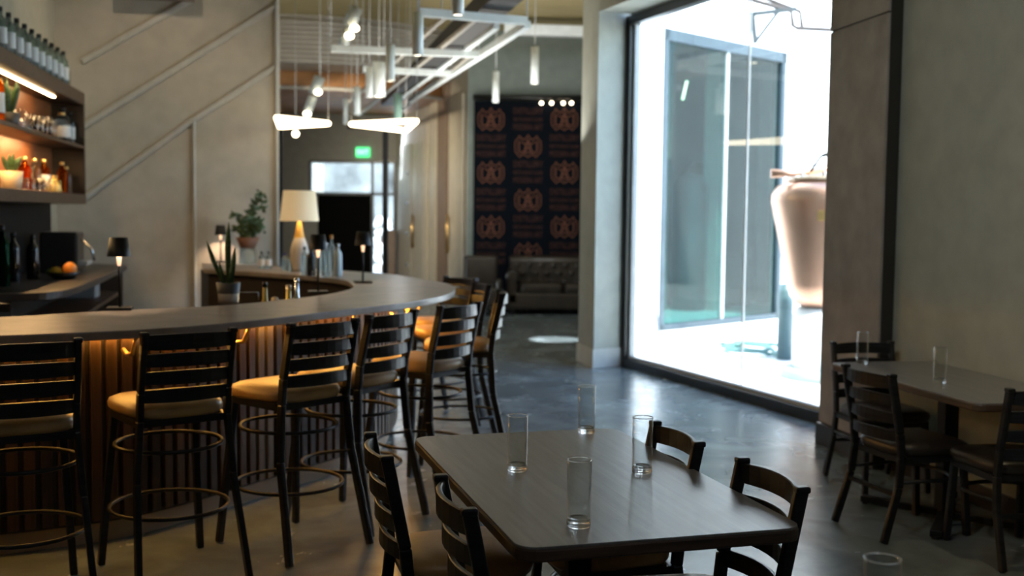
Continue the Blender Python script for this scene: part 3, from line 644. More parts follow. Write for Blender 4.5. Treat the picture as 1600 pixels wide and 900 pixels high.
# counter things
p = atz(100, 436, 1.07)
bw = thing('fruit_bowl', 'dark bowl of fruit on the back bar counter', 'bowl', p)
bm = BM(); lathe(bm, [(0, 0), (.07, 0), (.13, .055), (.125, .055), (.07, .008), (0, .008)], 20); obj('bowl', bm, CAP, bw)
bm = BM(); ball(bm, (p.x+.045, p.y, p.z+.075), .055); tag(obj('orange', bm, ORNG), 'bright orange in the dark fruit bowl', 'fruit')
bm = BM(); ball(bm, (p.x-.05, p.y-.02, p.z+.055), .04, (1.25, 1, 1)); tag(obj('lemon', bm, LEMN), 'yellow lemon beside the orange in the bowl', 'fruit')
bm = BM(); ball(bm, (p.x-.11, p.y, p.z+.05), .025, (1.2, 1, 1)); tag(obj('lime', bm, LIME), 'small lime at the left rim of the fruit bowl', 'fruit')
for px, py, h, r, m_, lb in ((4, 448, .42, .05, GLG, 'green bottle at the left edge of the back counter'), (22, 440, .36, .045, MATS['black_glass'], 'black bottle beside the green bottle on the back counter'), (52, 436, .34, .045, MATS['black_glass'], 'dark bottle in the middle of the back counter')):
    bottle('liquor_bottle', lb, atz(px, py, 1.07), h, r, m_, lab=False)
ck = thing('coffee_machine', 'dark coffee machine against the backsplash of the back counter', 'machine', (*wp(2.2, .3), 1.07), math.atan2(U.y, U.x))
bm = BM(); box(bm, (0, 0, .17), (.42, .3, .34)); obj('body', bm, mat('dark_appliance', (.025, .024, .024), .35), ck, bevel=.02)
bm = BM(); box(bm, (0, .17, .08), (.36, .1, .03)); obj('drip_tray', bm, GREYM, ck)
bm = BM(); tube(bm, [(.1, .17, .28), (.12, .25, .2), (.12, .27, .1)], .012, 6); obj('wand', bm, STEEL, ck)
p = cpoly[int(len(cpoly)*.62)]; tp = atz(126, 468, .81)
bm = BM(); box(bm, (tp.x-.1, tp.y+.25, .87), (.3, .22, .12), rz=.2); tag(obj('storage_tin', bm, GREYM, bevel=.01), 'metal tin on the open shelf under the back counter', 'tin')

# table lamps on the bar
def lamp(label, loc, e=1.2, first=True):
    t = thing('table_lamp', label, 'lamp', loc, ROT)
    bm = BM(); box(bm, (0, 0, .008), (.13, .13, .016)); obj('base', bm, BLK, t, bevel=.004)
    bm = BM(); tube(bm, [(0, 0, .015), (0, 0, .34)], .007, 8); obj('stem', bm, BLK, t)
    bm = BM(); lathe(bm, [(.008, .235), (.011, .25), (.015, .30), (0, .30)], 12); obj('socket', bm, mat('lamp_socket', (.8, .6, .45), .4, emit=(1, .6, .35), es=.9), t)
    bm = BM(); lathe(bm, [(.062, .285), (.046, .385), (.040, .385), (.056, .285)], 24); sh_ = obj('shade', bm, BLK, t)
    bm = BM(); lathe(bm, [(0, .372), (.043, .372)], 20); obj('diffuser', bm, LENS, t)
    point('lamp_glow', (0, 0, .345), e, (1, .68, .42), .02, t)
    return t
lamp('black table lamp on the bar at left, left of the snake plant', atz(187, 484, 1.07), 6)
lamp('black table lamp on the bar in front of the large cream lamp', atz(497, 458, 1.07), 2.5)
lamp('black table lamp on the bar nearest the rounded right end', atz(567, 442, 1.07), 2.5)
lamp('small black table lamp on the far leg of the bar beside the stair wall', atz(345, 410.3, 1.07), 16)
# big lamp
p = atz(468, 424, 1.07)
t = thing('table_lamp', 'large lamp with glowing cream drum shade and white bottle-shaped body', 'lamp', p)
bm = BM(); lathe(bm, [(0, 0), (.06, 0), (.075, .03), (.085, .12), (.08, .2), (.06, .27), (.045, .3)], 24); obj('body', bm, mat('ribbed_white', (.62, .58, .5), .4), t)
bm = BM(); lathe(bm, [(.046, .3), (.03, .38), (.016, .45), (0, .46)], 20); obj('neck', bm, mat('yellow_neck', (.7, .42, .08), .4), t)
bm = BM(); lathe(bm, [(.172, .45), (.142, .72), (.138, .72), (.168, .45)], 32); obj('shade', bm, SHADE, t)
point('lamp_bulb', (0, 0, .58), 3.5, (1, .7, .4), .05, t)
# snake plant
p = atz(357, 473, 1.07)
sp = thing('snake_plant', 'snake plant with long dark leaves in a grey and white pot on the bar', 'plant', p)
bm = BM(); lathe(bm, [(0, 0), (.056, 0), (.060, .055)], 24); obj('pot', bm, POTW, sp)
bm = BM(); lathe(bm, [(.0605, .055), (.070, .118), (.063, .118), (.058, .1), (0, .1)], 24); obj('pot_rim', bm, POTG, sp)['label'] = 'grey upper half of the pot'
for bx, tx, tz, w, ty in ((0, .005, .47, .020, 0), (-.02, -.125, .36, .016, 0), (.02, .035, .32, .017, .02), (-.01, -.045, .24, .013, -.03), (.01, .03, .22, .014, -.03)):
    bm = BM(); leafbm(bm, (bx, 0, .09), (tx, ty, tz), w, .012); solid(obj('leaf', bm, LEAF, sp), .003)
# glass tray
p = atz(388, 470, 1.07); bm = BM()
tube(bm, [p+Vector((-.055, -.02, .004)), p+Vector((-.055, -.02, .05)), p+Vector((.055, .02, .05)), p+Vector((.055, .02, .004))], .004, 6)
tag(obj('napkin_holder', bm, STEEL), 'low wire holder beside the snake plant pot', 'holder')
# fern in terracotta bowl on far leg
p = atz(378, 414, 1.07)+Vector((0, .25, 0))
ft = thing('potted_fern', 'feathery green plant in a brown bowl on a glass jar by the stair wall', 'plant', p)
bm = BM(); lathe(bm, [(0, .16), (.075, .16), (.12, .27), (.108, .27), (.07, .18), (0, .18)], 24); obj('bowl', bm, TERRA, ft)
bm = BM(); lathe(bm, [(0, 0), (.085, 0), (.09, .03), (.08, .16), (0, .16)], 20); obj('glass_jar', bm, GLSB, ft)
for k in range(19):
    a = random.uniform(0, 6.28); R_ = random.uniform(.08, .2); H_ = random.uniform(.12, .34)
    if k < 3: a = random.uniform(-.5, .5); H_ = .38+.07*k; R_ = .16
    bm = BM(); prev = Vector((0, 0, .2)); pts = []
    for j in range(9):
        t_ = j/8; pts.append(Vector((R_*math.cos(a)*t_**1.3, R_*math.sin(a)*t_**1.3, .2+H_*math.sin(t_*1.9)/math.sin(1.57))))
    tube(bm, pts, .003, 4)
    for j in range(2, 9):
        for s in (-1, 1):
            for q_ in range(2):
                c = pts[j]+Vector((random.uniform(-.02, .02), random.uniform(-.02, .02), random.uniform(-.02, .02)))
                leafbm(bm, c, c+Vector((random.uniform(-.06, .06), s*random.uniform(.01, .05), random.uniform(-.04, .04))), .015, .004)
    obj('frond', bm, LEAF2, ft)
for px, lb in ((407, 'left'), (418, 'right')):
    bottle('bitters_bottle', 'small dark-capped jar, %s one of the pair behind the bar by the fern' % lb, atz(px, 420, 1.07)+Vector((0, .05, 0)), .16, .028, GLSB, group='bitters jars by the fern', lab=True)
# bottles by the big lamp
spec = [(445, 423, .16, .03, 'blue-capped short bottle left of the clear bottles', GLSB, mat('blue_cap', (.04, .04, .3), .4)), (455, 424, .15, .04, 'low wide glass jar left of the clear bottles', GLSB, CAP), (476, 430, .24, .03, 'slim pale green bottle, leftmost of the clear bottles on the bar', GLSB, CAP), (486, 431, .24, .035, 'square dark glass bottle in the clear bottle group', MATS['black_glass'], CAP), (503, 430, .34, .033, 'tallest clear bottle behind the black lamp stem', GLSB, STEEL), (510, 432, .28, .03, 'clear bottle right behind the black lamp stem', GLSB, STEEL), (518, 430, .34, .033, 'clear bottle with amber stopper in the bar group', GLSB, mat('amber_stopper', (.5, .25, .06), .3)), (528, 431, .27, .035, 'white frosted bottle, rightmost in the clear bottle group', mat('frosted', (.6, .7, .72), .25), STEEL)]
for px, py, h, r, lb, m_, cp in spec: bottle('clear_bottle', lb, atz(px, py, 1.07), h, r, m_, cap=cp, lab=False, group='bottles on the far side of the bar')
for px in (492, 507, 514): tumbler('shot_glass', 'small glass at the foot of the clear bottles, %s' % {492: 'leftmost of three', 507: 'middle of three', 514: 'rightmost of three'}[px], atz(px, 435+(px == 507)*1.5, 1.07), .06, .025, group='small glasses by the clear bottles')
# garnish in the well
def inwell(px, py, z=.88):
    return atz(px, py, z)
p = atz(413, 474, .88)+Vector((0, .1, 0))
def wellp(px): # on the workstation
    k = min(range(len(inner)), key=lambda k: abs(800+FPX*offs0[k].x/offs0[k].y-px)+(1000 if offs0[k].y > 7.4 else 0)); return offs0[k]
offs0 = offs(inner, .14)
for px, h, r, m_, cp, lb, kd in ((414, .29, .04, OLIVE, CAP, 'yellow bottle with dark stopper in the bar well, leftmost', 1), (447, .26, .045, OLIVE, CREAM, 'yellow conical bottle beside the silver shaker in the bar well', 1), (460, .30, .04, MELAN, STEEL, 'silver cocktail shaker in the bar well', 1)):
    p = wellp(px); bottle('shaker' if px == 460 else 'syrup_bottle', lb, (*p, .88), h, r, m_, cap=cp, lab=False, cat='shaker' if px == 460 else 'bottle', kind=kd)
for px, dz_, lb in ((424, .13, 'left'), (431, .16, 'middle'), (438, .12, 'right')):
    p = wellp(px); bm = BM(); lathe(bm, [(0, 0), (.022, 0), (.026, dz_), (.02, dz_+.03), (0, dz_+.035)], 12, (*p, .88)); tag(obj('garnish_jar', bm, CREAM), 'small cream jar in the bar well, %s of three' % lb, 'jar', 'cream jars in the bar well')
p = wellp(436)
point('well_light', (p.x-.1, p.y+.1, 1.0), 1.8, (1, .72, .35), .03)

# ------------------------------------------------------------------ chairs and stools
def make_seat_furniture(name, label, cat, seat_m, sh_, top, stool, loc, rz, group):
    t = thing(name, label, cat, loc, rz, group)
    w = .19; yb = -.19
    splay = .05 if stool else .015
    for s in (-1, 1):
        bm = BM()
        pts = [(s*(w+splay), yb-.09-splay*.6, .004), (s*(w+splay*.4), yb-.015, sh_*.62), (s*w, yb, sh_-.02), (s*w, yb-.012, sh_+.1), (s*w, yb-.07, top-.012)]
        for a, b in zip(pts, pts[1:]): beam(bm, a, b, .026, .040, (0, 1, 0))
        box(bm, (s*w, yb-.071, top-.008), (.034, .044, .02))
        obj('back_post', bm, CHB, t, bevel=.006)
        bm = BM(); beam(bm, (s*(w-.01), .185, sh_-.02), (s*(w+splay-.01), .2+splay, .004), .032, .032, (0, 1, 0)); obj('leg', bm, CHB, t, bevel=.005)
    n = 4
    z0 = sh_+.085; z1 = top-.045
    for k in range(n):
        z = z0+(z1-z0)*k/(n-1); f = (z-sh_-.1)/(top-sh_-.1); y = yb-.012-.058*max(0, f)
        bm = BM(); hs = .027 if k < 3 else .031; cs = []
        for j in range(9):
            x = -w+2*w*j/8; q = 1-(x/w)**2; cs.append((x, y-.045*q))
        for (xa_, ya_), (xb_, yb_) in zip(cs, cs[1:]): pass
        f_ = [bm.verts.new((x, yy-.008, z-hs)) for x, yy in cs]; g_ = [bm.verts.new((x, yy-.008, z+hs+.006*(1-(x/w)**2))) for x, yy in cs]
        h_ = [bm.verts.new((x, yy+.008, z-hs)) for x, yy in cs]; i_ = [bm.verts.new((x, yy+.008, z+hs+.006*(1-(x/w)**2))) for x, yy in cs]
        for j in range(8):
            for P4 in ((f_[j], f_[j+1], g_[j+1], g_[j]), (h_[j+1], h_[j], i_[j], i_[j+1]), (g_[j], g_[j+1], i_[j+1], i_[j]), (f_[j+1], f_[j], h_[j], h_[j+1])):
                fc = bm.faces.new(P4)
        bm.faces.new((f_[0], g_[0], i_[0], h_[0])); bm.faces.new((f_[8], h_[8], i_[8], g_[8]))
        obj('slat', bm, CHB, t, bevel=.003, seg=1)
    bm = BM(); cyl = []
    def rounded(hw0, hw1, y0, y1, z, k=6):
        pts = []
        N = 28
        for i in range(N):
            a = 2*PI*i/N; c, s = math.cos(a), math.sin(a); e = .45
            x = math.copysign(abs(c)**e, c); y = math.copysign(abs(s)**e, s)
            yy = (y0+y1)/2+(y1-y0)/2*y; f = (yy-y0)/(y1-y0); hw = hw0+(hw1-hw0)*f
            pts.append(bm.verts.new((x*hw, yy, z)))
        return pts
    rs = [rounded(.185, .215, -.185, .225, sh_-.02), rounded(.197, .228, -.195, .238, sh_-.005), rounded(.20, .231, -.198, .241, sh_+.015), rounded(.195, .225, -.19, .235, sh_+.032), rounded(.165, .195, -.165, .205, sh_+.046), rounded(.10, .12, -.10, .13, sh_+.053)]
    for A_, B_ in zip(rs, rs[1:]):
        for i in range(28):
            fc = bm.faces.new((A_[i], A_[(i+1) % 28], B_[(i+1) % 28], B_[i])); fc.smooth = True
    bm.faces.new(rs[0][::-1]); ff = bm.faces.new(rs[-1]); ff.smooth = True
    obj('seat', bm, seat_m, t)
    bm = BM()
    for a, b in (((-w, -.17, sh_-.035), (-w, .19, sh_-.035)), ((w, -.17, sh_-.035), (w, .19, sh_-.035)), ((-w, .19, sh_-.035), (w, .19, sh_-.035)), ((-w, -.17, sh_-.035), (w, -.17, sh_-.035))): beam(bm, a, b, .022, .032)
    obj('seat_frame', bm, CHB, t)
    if stool:
        for z, sp_ in ((sh_-.16, .012), (.30, .038)):
            bm = BM(); pts = []
            for i in range(28):
                a = 2*PI*i/28; pts.append(((.215+sp_)*math.cos(a)*1.0, (.225+sp_)*math.sin(a)+.005, z))
            tube(bm, pts, .009, 8, closed=True); obj('foot_ring', bm, BLK, t)
    else:
        bm = BM(); pts = [(s_*(w)*1.0, y_, .30) for s_, y_ in ()]
        pts = [(-w-.005, -.215, .30)]+[(-(w+.02)*math.cos(a), .03+.155*math.sin(a), .30) for a in [PI*k/10 for k in range(11)]]+[(w+.005, -.215, .30)]
        tube(bm, pts, .010, 8); obj('stretcher', bm, CHB, t)
        bm = BM(); beam(bm, (-w-.008, -.22, .24), (w+.008, -.22, .24), .02, .02); obj('stretcher', bm, CHB, t)
    return t
def by_posts(pa, pb):          # place by its two back-post tops: pa is the post on the sitter's left
    pa = Vector(pa); pb = Vector(pb); d = (pb-pa).normalized(); rz = math.atan2(d.y, d.x); mid = (pa+pb)/2
    n = Vector((-d.y, d.x)); return (mid.x+n.x*.26, mid.y+n.y*.26, 0), rz
# local +X runs from left post to right post, +Y is the direction the sitter faces
stools = [((-2.03, 4.08), (-1.683, 4.277), 'black ladder-back bar stool with tan seat cut off by the left frame edge'),
          ((-1.512, 4.481), (-1.192, 4.719), 'black ladder-back bar stool with tan seat in front of the left lamp, nearest whole one'),
          ((-.985, 4.938), (-.750, 5.208), 'black ladder-back bar stool with tan seat right of the snake plant, third from left'),
          ((-.712, 5.383), (-.498, 5.749), 'black ladder-back bar stool with tan seat, fourth from left along the bar front'),
          ((-.388, 5.956), (-.19, 6.283), 'black ladder-back bar stool in front of the rounded bar end, fifth from left'),
          ((-.06, 6.95), (-.08, 7.36), 'black ladder-back bar stool seen side on, rightmost at the bar end'),
          ((-.16, 7.76), (-.28, 8.16), 'black ladder-back bar stool seen side on, behind the rightmost one'),
          ((-.27, 8.55), (-.55, 8.88), 'black ladder-back bar stool on the far side of the bar end')]
s0 = None
for pa, pb, lb in stools:
    loc, rz = by_posts(pa, pb)
    if s0 is None: s0 = make_seat_furniture('bar_stool', lb, 'stool', TAN, .74, 1.10, True, loc, rz, 'ladder-back stools around the bar')
    else: dup(s0, loc, rz, lb)
def offp(pa, pb, d):
    pa = Vector(pa); pb = Vector(pb); e = (pb-pa).normalized(); n = Vector((-e.y, e.x)); return pa-n*d, pb-n*d
chairs = [((-.382, 3.396), (-.487, 3.786), 'far chair on the left side of the front table, tan seat', TAN, 0),
          ((-.10, 2.787), (-.205, 3.181), 'near chair on the left side of the front table', TAN, 0),
          ((.70, 3.449), (.80, 3.045), 'near chair on the window side of the front table', TAN, .03),
          ((.505, 4.053), (.61, 3.66), 'far chair on the window side of the front table', TAN, .03)]
# left posts: sitter faces the table
c0 = None; c1 = None
def flip(pa, pb): return pb, pa
for pa, pb, lb, sm, off in chairs:
    lb = 'black ladder-back chair, '+lb
    loc, rz = by_posts(*(flip(pa, pb) if pa[0] < -.0 and False else (pa, pb)))
    # chair must face table centre
    if (Vector(loc[:2])-Vector((.24, 3.58))).length > ((Vector(pa)+Vector(pb))/2-Vector((.24, 3.58))).length:
        loc, rz = by_posts(pb, pa)
    n = Vector((-math.sin(rz), math.cos(rz))); loc = (loc[0]-n.x*off, loc[1]-n.y*off, 0)
    if c0 is None: c0 = make_seat_furniture('dining_chair', lb, 'chair', sm, .44, .84, False, loc, rz, 'dining chairs at the front table')
    else: dup(c0, loc, rz, lb)
rch = [((1.863, 5.342), (1.746, 5.702), 'black ladder-back dining chair with dark seat on the left side of the wall table'),
       ((2.36, 6.80), (1.98, 6.74), 'black ladder-back dining chair with dark seat at the far end of the wall table'),
       ((2.245, 4.933), (2.64, 4.99), 'black ladder-back dining chair with dark seat at the near end of the wall table')]
tc = Vector((2.35, 5.8))
for pa, pb, lb in rch:
    loc, rz = by_posts(pa, pb)
    if (Vector(loc[:2])-tc).length > ((Vector(pa)+Vector(pb))/2-tc).length: loc, rz = by_posts(pb, pa)
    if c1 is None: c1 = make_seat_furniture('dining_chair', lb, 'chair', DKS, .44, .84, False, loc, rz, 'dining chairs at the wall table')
    else: dup(c1, loc, rz, lb)

# ------------------------------------------------------------------ dining tables
def table(label, cx, cy, rz, wx, wy):
    t = thing('dining_table', label, 'table', (cx, cy, 0), rz)
    def rr(w, h, r, n=6):
        out = []
        for qx, qy, a0 in ((1, 1, 0), (-1, 1, 90), (-1, -1, 180), (1, -1, 270)):
            for k in range(n+1):
                a = math.radians(a0+90*k/n); out.append((qx*(w/2-r)+r*math.cos(a), qy*(h/2-r)+r*math.sin(a)))
        return out
    bm = BM(); prism(bm, rr(wx-.006, wy-.006, .06), .742, .75); obj('tabletop', bm, TOP, t, bevel=.002)
    bm = BM(); prism(bm, rr(wx, wy, .063), .708, .745); obj('top_edge', bm, EDG, t, bevel=.007)
    bm = BM(); box(bm, (0, 0, .37), (.08, .08, .66)); box(bm, (0, 0, .70), (.42, .5, .014)); obj('column', bm, BLK, t, bevel=.004)
    bm = BM(); beam(bm, (-.28, -.36, .03), (.28, .36, .03), .06, .035); beam(bm, (.28, -.36, .03), (-.28, .36, .03), .06, .035)
    for sx in (-1, 1):
        for sy in (-1, 1): lathe(bm, [(0, 0), (.02, 0), (.02, .014), (0, .014)], 10, (sx*.27, sy*.345, 0))
    obj('base', bm, BLK, t, bevel=.004)
    return t
FL = atz(656, 684, .75).xy; FR = atz(985, 665, .75).xy; NL = atz(800, 862, .75).xy; NR = atz(1250, 822, .75).xy
cen = (FL+FR+NL+NR)/4; wx = ((FR-FL).length+(NR-NL).length)/2; wy = ((NL-FL).length+(NR-FR).length)/2
ax = ((FR-FL)+(NR-NL)).normalized(); ay = ((FL-NL)+(FR-NR)).normalized(); rz = (math.atan2(ax.y, ax.x)+math.atan2(-ay.x, ay.y))/2
print('TABLE', cen, wx, wy, rz, math.atan2(ax.y, ax.x), math.atan2(-ay.x, ay.y))
table('large rectangular dining table in front with grey-brown top and four glasses', cen.x-.016*math.cos(rz), cen.y-.016*math.sin(rz), rz, wx-.032, wy)
L_ = atz(1294, 566, .75).xy; rz2 = .2
ex = Vector((math.cos(rz2), math.sin(rz2))); ey = Vector((-math.sin(rz2), math.cos(rz2)))
c2 = L_+ex*.325-ey*.72
table('dark rectangular dining table beside the right wall with two glasses', c2.x, c2.y, rz2, .65, 1.44)
table('dining table mostly out of frame at lower right, carrying one glass', 1.0, 1.62, rz, .84, 1.42)

def hiball(label, loc, h=.185, r=.034):
    t = thing('highball_glass', label, 'glass', loc)
    bm = BM(); lathe(bm, [(r*.985, .018), (r, h-.002), (r-.0012, h), (r-.0024, h-.002), (r-.0035, .024)], 32); obj('wall', bm, GLS, t)
    bm = BM(); lathe(bm, [(0, 0), (r*.9, 0), (r*.975, .004), (r*.985, .018), (r-.0035, .024), (r*.7, .020), (0, .018)], 32); obj('glass_base', bm, GLSS, t)
    bm = BM(); tube(bm, [((r-.0012)*math.cos(2*PI*k/32), (r-.0012)*math.sin(2*PI*k/32), h) for k in range(32)], .002, 6, closed=True); obj('rim', bm, GLSS, t)
    return t
for px, py, lb in ((904, 822, 'empty highball glass nearest the camera on the front table'), (808, 735, 'empty highball glass at the left of the front table'), (1003, 738, 'empty highball glass at the right of the front table, by the far chair'), (916, 676, 'empty highball glass at the far side of the front table'),
                   (1347, 568, 'empty highball glass at the far left of the wall table'), (1468, 598, 'empty highball glass at the middle of the wall table')):
    hiball(lb, atz(px, py, .75))
p = aty(1379, 876, 2.12); hiball('empty highball glass cut off by the bottom edge at right', (p.x, p.y, .75), .185, .036)

# ------------------------------------------------------------------ hall: banner, sofa, lights
bn = thing('logo_banner', 'tall black banner printed with copper logos and lettering on the back wall', 'banner', (0, 0, 0))
YN = 18.82
A = aty(741, 165, YN); B = aty(935, 165, YN); zt_ = aty(820, 158, YN).z
bm = BM(); box(bm, ((A.x+B.x)/2, YN, zt_/2+.02), (B.x-A.x, .03, zt_-.04)); obj('cloth', bm, BANN, bn)
bm = BM(); tube(bm, [(A.x-.02, YN, zt_+.06), (B.x+.02, YN, zt_+.06)], .05, 10); obj('top_rail', bm, CAP, bn)
for k, (px, e) in enumerate(((846, .3), (862, 1), (880, .9), (893, .9))):
    p = aty(px, 161, YN-.08); bm = BM(); ball(bm, p, .03, seg=8); obj('bulb', bm, LENS, bn)
emb = None
def emblem_mesh():
    bm = BM()
    w, h = .26, .16
    out = [(-.26, -.10), (-.27, 0), (-.26, .10), (-.21, .13), (-.18, .19), (-.13, .13), (-.05, .13), (0, .21), (.05, .13), (.13, .13), (.18, .19), (.21, .13), (.26, .10), (.27, 0), (.26, -.10), (.21, -.14), (.17, -.19), (.12, -.14), (.05, -.15), (0, -.19), (-.05, -.15), (-.12, -.14), (-.17, -.19), (-.21, -.14)]
    n = len(out)
    def pl(pts, wd, closed=False):
        m_ = len(pts)
        for i in range(m_ if closed else m_-1):
            a = pts[i]; b = pts[(i+1) % m_]; beam(bm, (a[0], 0, a[1]), (b[0], 0, b[1]), .004, wd, (0, 1, 0)) if False else beam(bm, (a[0], 0, a[1]), (b[0], 0, b[1]), wd, .004, (0, 1, 0))
    pl(out, .02, True)
    pl([(-.19, -.08), (-.19, .09)], .03); pl([(.19, -.08), (.19, .09)], .03)
    pl([(-.15, .08), (-.19, .08)], .02); pl([(.15, .08), (.19, .08)], .02)
    pl([(-.08, -.11), (0, .12), (.08, -.11)], .032); pl([(-.05, -.03), (.05, -.03)], .025)
    pl([(-.13, .08), (-.04, .03)], .022); pl([(.13, .08), (.04, .03)], .022)
    pl([(-.2, -.10), (.2, -.10)], .022)
    return bm
def text_mesh(txt, size):
    cu = bpy.data.curves.new('lettering', 'FONT'); cu.body = txt; cu.size = size; cu.align_x = 'CENTER'; cu.align_y = 'CENTER'; cu.extrude = .002; cu.resolution_u = 2
    o = bpy.data.objects.new('tmp', cu); COL.objects.link(o); bpy.context.view_layer.update()
    me = bpy.data.meshes.new_from_object(o.evaluated_get(bpy.context.evaluated_depsgraph_get())); bpy.data.objects.remove(o); me.materials.clear(); me.materials.append(INK2)
    xs = [v.co.x for v in me.vertices]; k = .50/(max(xs)-min(xs))
    for v in me.vertices: v.co.x *= k
    return me
TM = [text_mesh('DISTILLERY', .15), text_mesh('RESTAURANT & BAR', .09), text_mesh('MODERN ART', .14)]
for r_, py in enumerate((187, 229, 270, 313, 355, 397)):
    for c__, px in enumerate((767, 825, 882)):
        p = aty(px, py, YN-.02)
        if (r_+c__) % 2 == 0:
            if emb is None: emb = obj('emblem', emblem_mesh(), INK, bn); o = emb
            else: o = emb.copy(); COL.objects.link(o)
            o.location = p; o.scale = (.82, 1, .95)
        else:
            for k, (me, dz_) in enumerate(zip(TM, (.14, .0, -.13))):
                o = bpy.data.objects.new('lettering', me); COL.objects.link(o); o.parent = bn; o.rotation_euler = (PI/2, 0, 0); o.location = (p.x, p.y, p.z+dz_)
# chesterfield sofa
sx0 = aty(790, 480, 17.9).x; sx1 = 1.75; W_ = sx1-sx0
sf = thing('leather_sofa', 'dark brown tufted leather sofa below the logo banner', 'sofa', ((sx0+sx1)/2, 17.95, 0))
bm = BM(); box(bm, (0, -.02, .22), (W_-.06, .85, .26)); obj('base', bm, LEATH, sf, bevel=.04, seg=3)
for k in (-1, 1):
    bm = BM(); box(bm, (k*(W_/2-.22)/2, -.08, .42), ((W_-.5)/2, .7, .16)); obj('seat_cushion', bm, LEATH, sf, bevel=.05, seg=3)
bm = BM(); box(bm, (0, .36, .58), (W_-.1, .18, .5)); tube(bm, [(-W_/2+.05, .36, .82), (W_/2-.05, .36, .82)], .1, 12); bk_ = obj('backrest', bm, LEATH, sf, bevel=.03)
for r_ in range(3):
    for k in range(int(W_/.2)):
        x = -W_/2+.18+k*.2+(.1 if r_ % 2 else 0)
        if x > W_/2-.15: continue
        bm = BM(); ball(bm, (x, .262, .5+r_*.13), .055, (1, .5, .8), 8); obj('tuft', bm, LEATH, bk_)
for s in (-1, 1):
    bm = BM(); box(bm, (s*(W_/2-.1), -.02, .38), (.16, .85, .4)); tube(bm, [(s*(W_/2-.1), -.45, .6), (s*(W_/2-.1), .38, .62)], .1, 12); obj('armrest', bm, LEATH, sf, bevel=.02)
    for y in (-.38, .35):
        bm = BM(); box(bm, (s*(W_/2-.12), y, .045), (.06, .06, .09)); obj('leg', bm, BLK, sf)
# armchair left of the sofa
ac = thing('leather_armchair', 'dark brown armchair left of the tufted sofa under the banner', 'armchair', (aty(750, 470, 17.6).x, 17.6, 0))
bm = BM(); box(bm, (0, 0, .3), (.62, .66, .3)); obj('seat', bm, LEATH, ac, bevel=.05, seg=3)
bm = BM(); box(bm, (0, .28, .62), (.56, .14, .62)); obj('backrest', bm, LEATH, ac, bevel=.06, seg=3)
for s in (-1, 1):
    bm = BM(); box(bm, (s*.3, 0, .42), (.1, .62, .3)); obj('armrest', bm, LEATH, ac, bevel=.04)
    for y in (-.26, .26): bm = BM(); box(bm, (s*.25, y, .075), (.05, .05, .15)); obj('leg', bm, BLK, ac)
# posts in the hall
p = atz(602, 440, .9); pp = aty(602, 330, 14.5)
bm = BM(); box(bm, (pp.x, 14.5, 1.36), (.07, .07, 2.72)); beam(bm, (pp.x-.5, 14.5, 2.72), (pp.x+.12, 14.5, 2.72), .05, .05); tag(obj('steel_post', bm, BLK, bevel=.005), 'thin black post standing in the hall under the right triangular lamp', 'post')
pp = aty(438, 330, 12.6); bm = BM(); box(bm, (pp.x-.01, 12.6, 1.36), (.075, .05, 2.72)); tag(obj('steel_post', bm, BLK, bevel=.005), 'black post right beside the edge of the stair wall', 'post')
# sunlit shrub outside the exit glazing
YSH = 29.5
pp = aty(597, 380, YSH)
fl = thing('pale_shrub', 'white overexposed shrub outdoors behind the narrow exit glazing', 'shrub', (pp.x, YSH, 0))
zf0 = aty(597, 412, YSH).z; zf1 = aty(597, 342, YSH).z
bm = BM(); tube(bm, [(0, 0, 0), (0, 0, zf1-.2)], .04, 8); obj('trunk', bm, BROWNW, fl)
bm = BM()
for k in range(60):
    zz = random.uniform(max(zf0, .2), zf1); x = random.uniform(-.3, .32)*(1-abs((zz-(zf0+zf1)/2)/(zf1-zf0))); ball(bm, (x, random.uniform(-.2, .2), zz), random.uniform(.07, .12), (1, 1, .8), 8)
obj('foliage', bm, BLOOM, fl)
p = aty(611, 400, 23.4); bm = BM(); box(bm, (p.x, 23.5, .62), (.2, .3, 1.24)); tag(obj('hall_cabinet', bm, BROWNW, bevel=.01), 'narrow brown cabinet beside the exit glazing', 'cabinet')
# exit sign
p = aty(567, 238, YE-.032); ex_ = thing('exit_sign', 'green lit EXIT sign on the far hall wall', 'sign', p)
bm = BM(); box(bm, (0, 0, 0), (.30, .06, .21)); obj('housing', bm, EXITG, ex_, bevel=.01)
me = text_mesh('EXIT', .14); me.materials.clear(); me.materials.append(mat('exit_letters', (.8, 1, .85), .5, emit=(.5, 1, .65), es=1.5))
for v in me.vertices: v.co.x *= .5
o = bpy.data.objects.new('lettering', me); COL.objects.link(o); o.parent = ex_; o.rotation_euler = (PI/2, 0, 0); o.location = (0, -.035, 0)
# triangular led pendants
def tri(label, pxs, Y, dYs):
    t = thing('triangle_pendant_light', label, 'pendant light', (0, 0, 0), 0, 'glowing triangular pendants in the hall')
    z = aty(pxs[0][0], pxs[0][1], Y).z; pts = []
    for (px, py) in pxs: pts.append(atz(px, py, z))
    cs = []
    for i in range(3):
        a, b, c = pts[i-1], pts[i], pts[(i+1) % 3]
        for f in (.12, .06, 0): cs.append(b+(a-b)*f*.6) if f else cs.append(b)
        for f in (.06, .12): cs.append(b+(c-b)*f*.6)
    bm = BM(); tube(bm, cs, .028, 8, closed=True); obj('light_tube', bm, RING, t)
    for i, b in enumerate(pts):
        bm = BM(); tube(bm, [b, Vector((b.x, b.y, ZC))], .003, 4); obj('cord', bm, GREYM, t)
    return z
print('TRI', tri('glowing triangular pendant light beside the black post', ((549, 194), (651, 189), (634, 204)), 11.5, 0))
tri('glowing triangular pendant light half hidden by the stair wall', ((513, 193), (432, 184), (437, 198)), 11.0, 0)
